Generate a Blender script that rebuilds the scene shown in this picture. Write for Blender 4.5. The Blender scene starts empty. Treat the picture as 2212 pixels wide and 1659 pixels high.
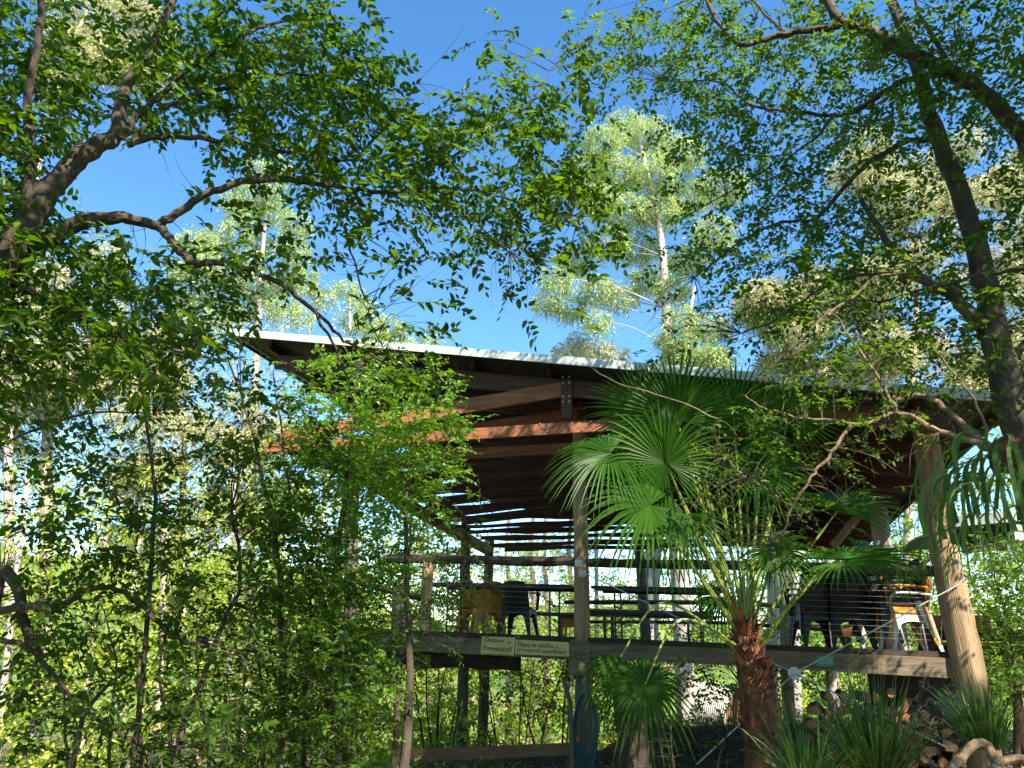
import bpy, math, random
import numpy as np
from mathutils import Vector, Matrix
random.seed(7); rng = np.random.default_rng(11)
sc = bpy.context.scene
col = sc.collection
PITCH, ROLL, F, CX, CY = math.radians(19), 0.015, 1600.0, 1106.0, 830.0   # the photograph taken as 2212 x 1659
f_ = Vector((0, math.cos(PITCH), math.sin(PITCH))); r0 = Vector((1, 0, 0)); u0 = r0.cross(f_)
r_ = r0*math.cos(ROLL) + u0*math.sin(ROLL); u_ = u0*math.cos(ROLL) - r0*math.sin(ROLL)
def ray(px, py): return f_ + r_*((px-CX)/F) + u_*((CY-py)/F)
def P(px, py, Y):
    d = ray(px, py); return d*(Y/d.y)
HB = math.atan(0.30)
A_ = Vector((math.sin(HB), math.cos(HB), 0)); B_ = Vector((math.cos(HB), -math.sin(HB), 0)); UP = Vector((0, 0, 1))
C0 = P(1253, 1385, 9.6)
def FP(px, py, off=0.0):           # a point of the pavilion's front plane (off = metres towards the camera)
    d = ray(px, py); o = C0 - A_*off
    return d*(o.dot(A_)/d.dot(A_))
def npv(v): return np.array(v, dtype=float)

# ------------------------------------------------------------------ materials
def nn(nt, t, **k):
    n = nt.nodes.new(t)
    for a, b in k.items(): setattr(n, a, b)
    return n
def base_mat(name):
    m = bpy.data.materials.new(name); m.use_nodes = True
    nt = m.node_tree; b = nt.nodes['Principled BSDF']
    return m, nt, b
def ramp(nt, stops):
    r = nn(nt, 'ShaderNodeValToRGB'); e = r.color_ramp.elements
    while len(e) < len(stops): e.new(0.5)
    for i, (p, c) in enumerate(stops): e[i].position = p; e[i].color = (*c, 1)
    return r
def surf(name, c1, c2, c3=None, scale=4.0, stretch=(1, 1, 1), rough=0.75, bump=0.3, metal=0.0, detail=8):
    m, nt, b = base_mat(name); L = nt.links.new
    tc = nn(nt, 'ShaderNodeTexCoord'); mp = nn(nt, 'ShaderNodeMapping'); mp.inputs['Scale'].default_value = stretch
    L(tc.outputs['Object'], mp.inputs['Vector'])
    n1 = nn(nt, 'ShaderNodeTexNoise'); n1.inputs['Scale'].default_value = scale; n1.inputs['Detail'].default_value = detail; n1.inputs['Roughness'].default_value = 0.65
    L(mp.outputs[0], n1.inputs['Vector'])
    stops = [(0.3, c1), (0.68, c2)] if c3 is None else [(0.28, c1), (0.5, c2), (0.72, c3)]
    r = ramp(nt, stops); L(n1.outputs['Fac'], r.inputs[0]); L(r.outputs[0], b.inputs['Base Color'])
    n2 = nn(nt, 'ShaderNodeTexNoise'); n2.inputs['Scale'].default_value = scale*5; n2.inputs['Detail'].default_value = 4
    L(mp.outputs[0], n2.inputs['Vector'])
    bp = nn(nt, 'ShaderNodeBump'); bp.inputs['Strength'].default_value = bump; bp.inputs['Distance'].default_value = 0.02
    L(n2.outputs['Fac'], bp.inputs['Height']); L(bp.outputs[0], b.inputs['Normal'])
    b.inputs['Roughness'].default_value = rough; b.inputs['Metallic'].default_value = metal
    return m
def leafmat(name, dark, mid, light, trans, tfac=0.4, rough=0.38, spec=0.5):
    m, nt, b = base_mat(name); L = nt.links.new
    g = nn(nt, 'ShaderNodeNewGeometry')
    r = ramp(nt, [(0.0, dark), (0.5, mid), (1.0, light)]); L(g.outputs['Random Per Island'], r.inputs[0])
    L(r.outputs[0], b.inputs['Base Color']); b.inputs['Roughness'].default_value = rough
    b.inputs['Specular IOR Level'].default_value = spec
    t = nn(nt, 'ShaderNodeBsdfTranslucent')
    mx = nn(nt, 'ShaderNodeMix', data_type='RGBA'); mx.inputs[0].default_value = 0.35
    L(r.outputs[0], mx.inputs[6]); mx.inputs[7].default_value = (*trans, 1)
    hs = nn(nt, 'ShaderNodeHueSaturation'); hs.inputs['Value'].default_value = 1.7
    L(mx.outputs[2], hs.inputs['Color']); L(hs.outputs[0], t.inputs['Color'])
    ms = nn(nt, 'ShaderNodeMixShader'); ms.inputs[0].default_value = tfac
    L(b.outputs[0], ms.inputs[1]); L(t.outputs[0], ms.inputs[2])
    L(ms.outputs[0], nt.nodes['Material Output'].inputs['Surface'])
    return m
M = {}
M['bark'] = surf('dark_bark', (.018, .013, .009), (.07, .05, .034), (.15, .12, .085), 6, (1, 1, .5), .9, .8)
M['bark_mossy'] = surf('mossy_bark', (.018, .014, .010), (.065, .046, .03), (.11, .11, .045), 7, (1, 1, .6), .9, .9)
M['bark_pale'] = surf('pale_twig_bark', (.09, .06, .035), (.24, .17, .10), None, 12, (1, 1, .6), .8, .4)
M['gum'] = surf('white_gum_bark', (.20, .165, .13), (.36, .32, .28), (.50, .47, .43), 1.6, (1, 1, .35), .6, .15)
M['gum_pink'] = surf('pinkish_gum_bark', (.20, .14, .11), (.36, .28, .23), (.48, .42, .36), 2.2, (1, 1, .3), .7, .25)
M['twig'] = surf('twig_bark', (.05, .035, .022), (.16, .115, .07), None, 20, (1, 1, 1), .85, .2)
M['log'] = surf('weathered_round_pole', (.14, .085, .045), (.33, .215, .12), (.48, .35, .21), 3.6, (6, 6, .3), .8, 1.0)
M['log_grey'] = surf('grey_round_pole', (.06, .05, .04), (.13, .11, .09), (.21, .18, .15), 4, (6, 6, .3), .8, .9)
M['log_dark'] = surf('dark_bark_rail', (.02, .015, .012), (.07, .05, .035), None, 9, (1, 1, 1), .9, .9)
M['beam'] = surf('weathered_grey_timber', (.07, .048, .030), (.165, .122, .08), (.25, .195, .135), 2.2, (.9, .9, 9), .8, .4)
M['red_wood'] = surf('red_stained_timber', (.030, .010, .006), (.075, .024, .012), (.12, .042, .02), 2.5, (1, 1, 7), .55, .3)  # darkened, so the shade under the roof is in the colour
M['red_wood_lit'] = surf('red_timber_painted_sunlit', (.15, .045, .02), (.32, .11, .045), (.42, .17, .08), 2.5, (1, 1, 7), .6, .3)  # the same timber, brightened so that sunlight is in the colour
M['orange_wood'] = surf('orange_stained_timber', (.40, .13, .04), (.58, .23, .08), None, 4, (1, 1, 6), .5, .3)
M['dark_wood'] = surf('dark_timber', (.022, .015, .011), (.055, .04, .03), None, 5, (1, 1, 5), .8, .4)
M['brown_wood'] = surf('brown_timber', (.14, .07, .035), (.27, .15, .08), None, 5, (1, 1, 5), .75, .4)
M['fascia'] = surf('pale_painted_fascia', (.46, .52, .50), (.60, .64, .62), None, 1.0, (1, 1, 1), .4, .03)
M['steel'] = surf('galvanised_steel', (.42, .43, .44), (.6, .61, .62), None, 6, (1, 1, 1), .4, .1, .6)
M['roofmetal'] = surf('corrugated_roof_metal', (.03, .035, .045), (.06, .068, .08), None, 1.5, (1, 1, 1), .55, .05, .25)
M['black_plastic'] = surf('black_plastic', (.010, .010, .011), (.022, .022, .024), None, 3, (1, 1, 1), .45, .05)
M['orange_plastic'] = surf('orange_plastic', (.62, .24, .025), (.75, .33, .05), None, 3, (1, 1, 1), .4, .05)
M['white_plastic'] = surf('white_plastic', (.62, .61, .55), (.75, .74, .69), None, 3, (1, 1, 1), .45, .05)
M['tabletop'] = surf('dark_table_top', (.02, .014, .012), (.05, .035, .03), None, 3, (1, 1, 1), .5, .1)
M['ply'] = surf('plywood_sign_board', (.54, .44, .17), (.68, .57, .25), None, 3, (1, 1, 6), .7, .1)
M['ink'] = surf('dark_green_paint', (.012, .06, .025), (.02, .10, .04), None, 8, (1, 1, 1), .6, 0)
M['red_ink'] = surf('red_paint', (.5, .06, .02), (.65, .12, .04), None, 8, (1, 1, 1), .6, 0)
M['sign_green'] = surf('teal_notice', (.02, .19, .14), (.04, .26, .19), None, 5, (1, 1, 1), .5, 0)
M['paper'] = surf('pale_lettering', (.42, .52, .44), (.5, .6, .5), None, 5, (1, 1, 1), .5, 0)
M['hose'] = surf('teal_hose_rubber', (.01, .085, .10), (.02, .13, .15), None, 8, (1, 1, 1), .35, 0)
M['fitting'] = surf('orange_fitting', (.6, .12, .02), (.7, .18, .04), None, 8, (1, 1, 1), .4, 0)
M['tank'] = surf('pale_corrugated_tank', (.30, .28, .25), (.46, .44, .40), None, 2, (1, 1, 1), .55, .1)
M['cut'] = surf('fresh_cut_wood', (.16, .06, .025), (.32, .15, .07), (.44, .24, .12), 9, (1, 1, 1), .75, .3)
M['shadow_fill'] = surf('dark_shadow_fill', (.02, .018, .016), (.05, .046, .042), None, 5, (1, 1, 1), .9, .5)  # shadow tone for the dark box behind the firewood
M['fibre'] = surf('palm_trunk_fibre', (.035, .014, .008), (.14, .055, .025), (.32, .15, .075), 16, (1, 1, .4), .9, .9)
M['petiole'] = leafmat('palm_petiole', (.14, .20, .03), (.22, .28, .05), (.30, .34, .08), (.3, .4, .05), .15)
M['leafbase'] = surf('palm_leaf_base', (.16, .04, .018), (.34, .10, .045), (.42, .24, .12), 9, (1, 1, 1), .8, .4)
M['litter'] = surf('leaf_litter_soil', (.045, .030, .018), (.10, .085, .04), (.20, .15, .10), 14, (1, 1, 1), .95, 1.0, 0, 12)
# foliage: leaf colours, near trees set darker, far bush brighter
M['leaf_left'] = leafmat('glossy_tree_leaf', (.007, .026, .002), (.020, .062, .003), (.070, .135, .004), (.24, .44, .0), .38, .4, .25)
M['leaf_right'] = leafmat('fine_tree_leaf', (.008, .026, .002), (.022, .058, .004), (.062, .120, .007), (.24, .42, .0), .42, .42, .22)
M['leaf_thicket'] = leafmat('thicket_leaf', (.007, .026, .003), (.020, .058, .005), (.062, .125, .010), (.24, .40, .0), .38, .42, .22)
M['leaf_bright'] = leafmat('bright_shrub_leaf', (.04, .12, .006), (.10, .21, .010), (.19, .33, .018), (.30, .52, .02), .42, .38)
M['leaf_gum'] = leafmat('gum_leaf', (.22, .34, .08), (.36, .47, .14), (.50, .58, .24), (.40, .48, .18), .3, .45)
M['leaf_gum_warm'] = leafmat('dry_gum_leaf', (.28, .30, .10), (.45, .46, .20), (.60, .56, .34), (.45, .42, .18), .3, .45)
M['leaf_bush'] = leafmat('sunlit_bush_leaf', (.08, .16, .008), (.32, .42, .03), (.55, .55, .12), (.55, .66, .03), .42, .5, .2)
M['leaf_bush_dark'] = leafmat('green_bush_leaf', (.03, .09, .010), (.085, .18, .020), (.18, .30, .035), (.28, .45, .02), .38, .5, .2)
M['fan'] = leafmat('fan_palm_blade', (.014, .048, .004), (.026, .080, .006), (.045, .115, .009), (.12, .40, .0), .30, .45, .18)
M['grass'] = leafmat('tussock_blade', (.012, .045, .008), (.03, .085, .012), (.09, .16, .03), (.2, .35, .05), .25, .35)
M['staghorn'] = leafmat('staghorn_frond', (.03, .075, .012), (.07, .14, .025), (.15, .23, .05), (.25, .42, .03), .3, .45, .2)

M['dead'] = leafmat('dead_leaf', (.16, .09, .05), (.36, .24, .15), (.60, .47, .34), (.3, .2, .08), .15, .7, .2)
# ------------------------------------------------------------------ object helpers
def tag(o, label=None, cat=None, group=None, kind=None):
    if label: o['label'] = label
    if cat: o['category'] = cat
    if group: o['group'] = group
    if kind: o['kind'] = kind
    return o
def empty(name, loc, label, cat, group=None):
    o = bpy.data.objects.new(name, None); col.objects.link(o); o.location = loc; o.empty_display_size = .2
    o.matrix_world = Matrix.Translation(loc)
    return tag(o, label, cat, group)
def rootoff(parent):
    off = Vector((0, 0, 0)); p = parent
    while p is not None: off += p.location; p = p.parent
    return off
class MB:
    def __init__(s): s.v = []; s.f = []; s.mi = []
    def add(s, vs, fs, mi=0):
        n = len(s.v); s.v += [tuple(x) for x in vs]; s.f += [tuple(i+n for i in f) for f in fs]; s.mi += [mi]*len(fs); return s
    def box(s, c, ax, ay, az, mi=0):      # centre and three half-extent vectors
        c = Vector(c); vs = [c+ax*i+ay*j+az*k for i in (-1, 1) for j in (-1, 1) for k in (-1, 1)]
        return s.add(vs, [(0, 1, 3, 2), (4, 6, 7, 5), (0, 4, 5, 1), (2, 3, 7, 6), (0, 2, 6, 4), (1, 5, 7, 3)], mi)
    def beam(s, a, b, w, h, up=UP, mi=0):   # w across, h along up
        a = Vector(a); b = Vector(b); d = (b-a); dn = d.normalized(); sd = dn.cross(up).normalized(); uu = sd.cross(dn)
        return s.box((a+b)/2, d/2, sd*w/2, uu*h/2, mi)
    def tube(s, pts, rad, seg=8, cap=True, mi=0, wob=0.0):
        pts = [Vector(p) for p in pts]; n = len(pts)
        if not hasattr(rad, '__len__'): rad = [rad]*n
        t0 = (pts[1]-pts[0]).normalized(); ref = UP if abs(t0.z) < .9 else Vector((1, 0, 0))
        sd = t0.cross(ref).normalized(); vs = []
        for i, p in enumerate(pts):
            t = (pts[min(i+1, n-1)]-pts[max(i-1, 0)]).normalized()
            sd = (sd - t*sd.dot(t)).normalized(); bn = t.cross(sd)
            for k in range(seg):
                a = 2*math.pi*k/seg; r = rad[i]*(1+(random.uniform(-wob, wob) if wob else 0))
                vs.append(p + (sd*math.cos(a)+bn*math.sin(a))*r)
        fs = [(i*seg+k, i*seg+(k+1) % seg, (i+1)*seg+(k+1) % seg, (i+1)*seg+k) for i in range(n-1) for k in range(seg)]
        if cap: fs += [tuple(range(seg))[::-1], tuple((n-1)*seg+k for k in range(seg))]
        return s.add(vs, fs, mi)
    def ribbon(s, pts, wid, side, thick=0, mi=0):
        vs = []; n = len(pts)
        for i, p in enumerate(pts):
            w = wid[i]; sd = side if not isinstance(side, list) else side[i]
            vs += [p - sd*w/2, p + sd*w/2]
        return s.add(vs, [(2*i, 2*i+1, 2*i+3, 2*i+2) for i in range(n-1)], mi)
    def build(s, name, mats, parent=None, smooth=True, label=None):
        me = bpy.data.meshes.new(name); off = rootoff(parent) if parent else Vector((0, 0, 0))
        me.from_pydata([(v[0]-off.x, v[1]-off.y, v[2]-off.z) for v in s.v], [], s.f)
        for m in (mats if isinstance(mats, (list, tuple)) else [mats]): me.materials.append(m)
        if any(s.mi): me.polygons.foreach_set('material_index', s.mi)
        if smooth: me.shade_smooth(); me.set_sharp_from_angle(angle=math.radians(38))
        o = bpy.data.objects.new(name, me); col.objects.link(o); o.parent = parent
        if label: o['label'] = label
        return o
def smooth_path(pts, sub=4):
    pts = [Vector(p) for p in pts]; out = []
    for i in range(len(pts)-1):
        p0, p1, p2, p3 = pts[max(i-1, 0)], pts[i], pts[i+1], pts[min(i+2, len(pts)-1)]
        for k in range(sub):
            t = k/sub
            out.append(0.5*((2*p1)+(p2-p0)*t+(2*p0-5*p1+4*p2-p3)*t*t+(3*p1-p0-3*p2+p3)*t*t*t))
    out.append(pts[-1]); return out
def limb(mb, pxs, r0, r1, seg=8, sub=4, wob=.10, bumps=0.012, mi=0):     # pxs = (px, py, Y)
    pts = smooth_path([P(*q) for q in pxs], sub); n = len(pts)
    pts = [p + Vector((random.uniform(-1, 1), random.uniform(-1, 1), random.uniform(-1, 1)))*bumps*(0 < i < n-1) for i, p in enumerate(pts)]
    rad = [r0+(r1-r0)*(i/(n-1))**.9 for i in range(n)]
    mb.tube(pts, rad, seg, True, mi, wob); return pts

# -- leaves, vectorised
def nrmz(a): return a/np.maximum(np.linalg.norm(a, axis=-1, keepdims=True), 1e-9)
def leaves_geo(b, d, n, L, W):
    d = nrmz(d); s = nrmz(np.cross(d, n)); n = np.cross(s, d); L = L[:, None]; W = W[:, None]
    fold = n*W*.22; curl = n*L*.10
    v = np.stack([b, b+d*L*.28-s*W*.5+fold, b+d*L*.66-s*W*.40+fold*.8-curl*.4, b+d*L-curl, b+d*L*.66+s*W*.40+fold*.8-curl*.4, b+d*L*.28+s*W*.5+fold], 1)
    return v.reshape(-1, 3)
def np_mesh(name, parent, chunks, mats):
    """chunks: list of (verts Nx3, faces Mx4 local indices, material index)"""
    off = npv(rootoff(parent)) if parent else np.zeros(3)
    V = []; Fc = []; MI = []; c = 0
    for v, f, mi in chunks:
        V.append(v-off); Fc.append(f+c); MI.append(np.full(len(f), mi)); c += len(v)
    V = np.concatenate(V); Fc = np.concatenate(Fc); MI = np.concatenate(MI)
    me = bpy.data.meshes.new(name); me.vertices.add(len(V)); me.vertices.foreach_set('co', V.astype(np.float32).ravel())
    me.loops.add(Fc.size); me.loops.foreach_set('vertex_index', Fc.astype(np.int32).ravel())
    me.polygons.add(len(Fc)); me.polygons.foreach_set('loop_start', (np.arange(len(Fc))*4).astype(np.int32))
    for m in mats: me.materials.append(m)
    me.polygons.foreach_set('material_index', MI.astype(np.int32))
    me.update(calc_edges=True)
    o = bpy.data.objects.new(name, me); col.objects.link(o); o.parent = parent
    return o
def leaf_faces(n):
    i = (np.arange(n)*6)[:, None]
    return np.concatenate([i+np.array([[0, 5, 4, 3]]), i+np.array([[0, 3, 2, 1]])])
def sprays(p, d, n=9, length=.26, L=.065, W=.030, droop=.25, spread=.8, twig=.0018, up_bias=1.0):
    """alternate-leaved twigs starting at p in direction d"""
    N = len(p); d = nrmz(d); ln = length*rng.uniform(.7, 1.25, (N, 1))
    n0 = nrmz(np.array([[0, 0, up_bias]])+rng.normal(0, .45, (N, 3))); s = nrmz(np.cross(d, n0)); n0 = np.cross(s, d)
    vs = []
    for k in range(n):
        fr = (k+.6)/n; pos = p+d*ln*fr-np.array([[0, 0, 1]])*ln*droop*fr*fr
        sg = 0 if k == n-1 else (1 if k % 2 else -1)
        ld = nrmz(d*.62+s*sg*spread+rng.normal(0, .22, (N, 3))-np.array([[0, 0, .22]]))
        nr = nrmz(n0+rng.normal(0, .38, (N, 3)))
        sz = rng.uniform(.5, 1.25, N)*(1-.25*abs(fr-.45)*2)
        vs.append(leaves_geo(pos, ld, nr, L*sz, W*sz))
    lv = np.concatenate(vs); ch = [(lv, leaf_faces(len(lv)//6), 0)]
    if twig:
        e0 = p; e1 = p+d*ln*.5-np.array([[0, 0, 1]])*ln*droop*.25; e2 = p+d*ln-np.array([[0, 0, 1]])*ln*droop
        o1 = s*twig; o2 = n0*twig
        tv = np.stack([e0+o1, e0+o2, e0-o1, e1+o1*.8, e1+o2*.8, e1-o1*.8, e2+o1*.4, e2+o2*.4, e2-o1*.4], 1).reshape(-1, 3)
        i = (np.arange(N)*9)[:, None]; q = []
        for a in (0, 3):
            for k in range(3): q.append(i+np.array([[a+k, a+(k+1) % 3, a+3+(k+1) % 3, a+3+k]]))
        ch.append((tv, np.concatenate(q), 1))
    return ch
def randdir(N, flat=.5):
    v = rng.normal(0, 1, (N, 3)); v[:, 2] *= flat; return nrmz(v)
def map_cells(rows, x0, y0, cell, Yf, k, ref=5.0):
    """points of a crown: densities 0-9 per patch of the photograph, each at its own depth; returns cell centres and spray starts"""
    C = []; S = []
    for j, row in enumerate(rows):
        for i, ch in enumerate(row):
            if not ch.isdigit() or ch == '0': continue
            dns = int(ch)/8.0
            cx = x0+(i+.5)*cell; cy = y0+(j+.5)*cell; Ym, sp = Yf(cx, cy)
            if rng.random() < .10: dns *= .35
            n = k*dns**1.35*(Ym/ref)**2*rng.uniform(.7, 1.35); n = int(n)+(rng.random() < n-int(n))
            nclump = 3
            cl = [(cx+rng.uniform(-.5, .5)*cell, cy+rng.uniform(-.5, .5)*cell, Ym+rng.uniform(-1, 1)*sp) for _ in range(nclump)]
            for q in cl: C.append(P(*q))
            for _ in range(n):
                q = cl[rng.integers(nclump)]
                x = q[0]+rng.normal(0, .27)*cell; y = q[1]+rng.normal(0, .27)*cell
                S.append(P(x, y, q[2]+rng.normal(0, .25)))
    return C, np.array([tuple(s) for s in S])
def connect(mb, centres, limbs, prob, r=.005, maxd=1.6):
    L = [p for l in limbs for p in l]; LA = np.array([tuple(p) for p in L])
    for c in centres:
        if random.random() > prob: continue
        dd = np.linalg.norm(LA-npv(c), axis=1); i = int(dd.argmin())
        if dd[i] > maxd or dd[i] < .08: continue
        a = Vector(LA[i]); m = (a+c)/2+Vector((random.uniform(-.12, .12), random.uniform(-.12, .12), random.uniform(.0, .22)))*dd[i]
        mb.tube(smooth_path([a, m, c], 3), [r*(1-.8*q/6)*(0.6+dd[i]*.6) for q in range(7)], 4, False, 0, .1)

# ------------------------------------------------------------------ setting: ground
def ground_z(x, y):
    z = -1.5-.02*max(0, y-9)
    z -= .30*max(0, -1.2-x)*min(1, max(0, (y-5)/5)) if y > 5 else 0
    z -= .10*max(0, y-17)+.16*max(0, y-12)*min(1, max(0, (.17-x/max(y, 1))/.08))
    z = max(z, -7.5)
    return z + .05*math.sin(x*1.7+y*.6)+.04*math.sin(y*2.3-x)
mb = MB(); xs = [-400, -150, -60]+[i*.75 for i in range(-48, 49)]+[60, 150, 400]; ys = [-60, -20]+[i*.75 for i in range(-8, 75)]+[90, 200, 600]
mb.add([(x, y, ground_z(x, y)) for y in ys for x in xs], [(j*len(xs)+i, j*len(xs)+i+1, (j+1)*len(xs)+i+1, (j+1)*len(xs)+i) for j in range(len(ys)-1) for i in range(len(xs)-1)])
tag(mb.build('ground', M['litter']), kind='structure')

# ------------------------------------------------------------------ pavilion
pav = empty('open_pavilion', Vector((C0.x, C0.y, ground_z(C0.x, C0.y))), 'open timber pavilion with a raised deck and a sloping corrugated metal roof', 'pavilion')
DL = FP(700, 1362); DR = FP(2100, 1415)
def deck_z(x, y=None):
    p = Vector((x, y, 0)) if y is not None else Vector(x)
    t = (p-Vector((DL.x, DL.y, 0))).dot(B_)/((DR-DL).dot(B_)); return DL.z+(DR.z-DL.z)*t
DLEN = 12.6
dn = (DR-DL).normalized()
# deck boards run across the front: one mesh, gaps real
mb = MB(); w = .135
k = 0
while k*(w+.006) < DLEN:
    a = DL+A_*(k*(w+.006)+w/2)-UP*.022; b = DR+A_*(k*(w+.006)+w/2)-UP*.022
    mb.box((a+b)/2, (b-a)/2+dn*random.uniform(0, .02), A_*w/2, UP*.02); k += 1
mb.build('deck', M['dark_wood'], pav)
# edge beams (facade) split at the middle post, their real height from the photograph
def fbeam(name, x0, x1, yt0, yt1, yb0, yb1, mat, off=.06, th=.07):
    a, b, c, d = FP(x0, yt0, off), FP(x1, yt1, off), FP(x1, yb1, off), FP(x0, yb0, off)
    m = MB(); n = -A_*th
    m.add([a, b, c, d, a+A_*th, b+A_*th, c+A_*th, d+A_*th], [(0, 3, 2, 1), (4, 5, 6, 7), (0, 1, 5, 4), (1, 2, 6, 5), (2, 3, 7, 6), (3, 0, 4, 7)])
    return m.build(name, mat, pav, smooth=False)
fbeam('edge_beam', 700, 1233, 1366, 1388, 1396, 1426, M['beam'])
fbeam('edge_beam', 1272, 2100, 1389, 1424, 1421, 1468, M['beam'])
fbeam('edge_board', 700, 2082, 1354, 1410, 1367, 1423, M['dark_wood'], .02, .1)
j = fbeam('splice_plate', 1232, 1256, 1382, 1384, 1423, 1425, M['beam'], .10, .03)
j2 = fbeam('splice_plate', 1256.5, 1274, 1384, 1387, 1424, 1426, M['beam'], .098, .03)
mb = MB()
for q in ((1240, 1390), (1248, 1391), (1240, 1405), (1249, 1404), (1243, 1414), (1241, 1419), (1251, 1416), (1261, 1393), (1264, 1402), (1262, 1415)):
    p = FP(q[0], q[1], .10); m = MB(); m.tube([p+A_*.01, p-A_*.008], .009, 6); m.build('bolt', M['dark_wood'], j)
fbeam('packer_block', 1229, 1287, 1425, 1426, 1459, 1462, M['beam'], .11, .16)
mb = MB(); p = FP(1258, 1441, .117)
mb.tube([p+A_*.004, p-A_*.004], .045, 9, True, 0, .2); mb.build('painted_flower', M['ply'], pav)
# dark bearer log under the left half, joists
mb = MB(); pts = [FP(720+i*40, 1418+i*.6+random.uniform(-2, 2), -.25) for i in range(11)]
mb.tube(pts, .13, 10, True, 0, .12); mb.build('bearer_log', M['log_dark'], pav)
mb = MB()
for k in range(1, 7):
    off = A_*k*1.95
    mb.beam(DL+off-UP*.16, DR+off-UP*.16, .07, .2)
mb.build('joists', M['dark_wood'], pav)
# posts
def post(name, pts, r, mat, seg=14):
    m = MB(); pp = smooth_path(pts, 5); n = len(pp)
    rr = [r[0]+(r[1]-r[0])*i/(n-1) for i in range(n)]
    pp = [p+Vector((random.uniform(-1, 1), random.uniform(-1, 1), 0))*.006 for p in pp]
    m.tube(pp, rr, seg, True, 0, .035); return m.build(name, mat, pav)
def gz(p, d=.3): return Vector((p.x, p.y, ground_z(p.x, p.y)-d))
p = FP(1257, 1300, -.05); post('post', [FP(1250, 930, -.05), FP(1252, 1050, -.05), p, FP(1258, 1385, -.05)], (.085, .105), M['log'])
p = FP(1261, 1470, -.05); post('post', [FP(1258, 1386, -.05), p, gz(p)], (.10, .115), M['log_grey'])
p = FP(2112, 1560, .03); post('post', [FP(1992, 880, .03), FP(2001, 948, .03), FP(2036, 1176, .03), FP(2062, 1300, .03), FP(2098, 1476, .03), gz(p)], (.125, .17), M['log'], 18)
p = FP(756, 1500, -.1); post('post', [FP(762, 1000, -.1), FP(757, 1360, -.1), p, gz(p)], (.09, .12), M['log_grey'])
back = [(1006, 1140, 997, 1640, 17.5, .135, 'log_grey'), (1058, 1165, 1040, 1640, 21.0, .15, 'log_grey'), (1378, 1140, 1402, 1480, 21.0, .16, 'log_grey'), (1792, 1140, 1798, 1480, 20.0, .17, 'gum_pink'), (1690, 1140, 1700, 1480, 20.5, .16, 'gum_pink')]
for x0, y0, x1, y1, Y, r, m in back:
    a, b = P(x0, y0, Y), P(x1, y1, Y); post('post', [a, (a+b)/2, b, gz(b)], (r*.85, r), M[m])
a = FP(1888, 1040, -4.5); b = FP(1925, 1300, -4.5); post('post', [a, b, gz(b)], (.14, .18), M['gum_pink'])
# roof plane
RL = P(495, 716, 9.97); RC = P(1253, 777, 8.6); RR = P(2175, 857, 7.35)
rb = (RR-RL); RW = rb.length; rbn = rb.normalized(); fall = -.022
ra = (A_+UP*fall); RLEN = 12.1
rn = rbn.cross(ra).normalized(); rn = rn if rn.z > 0 else -rn
def roofpt(s, t, h=0): return RL+rbn*s+ra*t+rn*h
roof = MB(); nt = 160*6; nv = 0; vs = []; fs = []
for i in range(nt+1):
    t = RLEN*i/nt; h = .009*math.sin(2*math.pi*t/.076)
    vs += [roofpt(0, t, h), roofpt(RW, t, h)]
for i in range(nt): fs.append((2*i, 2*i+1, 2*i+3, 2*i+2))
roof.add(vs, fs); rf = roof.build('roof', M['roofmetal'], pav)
mb = MB(); ru = UP
mb.box((roofpt(0, -.03)+roofpt(RW, -.03))/2-UP*.03, rbn*RW/2, A_*.012, UP*.047)
mb.box((roofpt(0, -.03)+roofpt(RW, -.03))/2+UP*.022+A_*.05, rbn*RW/2, A_*.06, UP*.006)
mb.build('front_fascia', M['fascia'], rf)
mb = MB(); mb.beam(roofpt(RW+.02, 0, -.06), roofpt(RW+.02, RLEN, -.06), .04, .16); mb.build('barge_board', M['red_wood'], rf)
mb = MB(); mb.beam(roofpt(-.015, 0, -.02), roofpt(-.015, RLEN, -.02), .02, .09); mb.build('barge_board', M['roofmetal'], rf)
# purlins along the depth
mb = MB(); s = .55
while s < RW-.2:
    mb.beam(roofpt(s, .25, -.075), roofpt(s, RLEN-.1, -.075), .045, .12, rn); s += 1.06
mb.build('purlins', M['red_wood'], pav)
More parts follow.
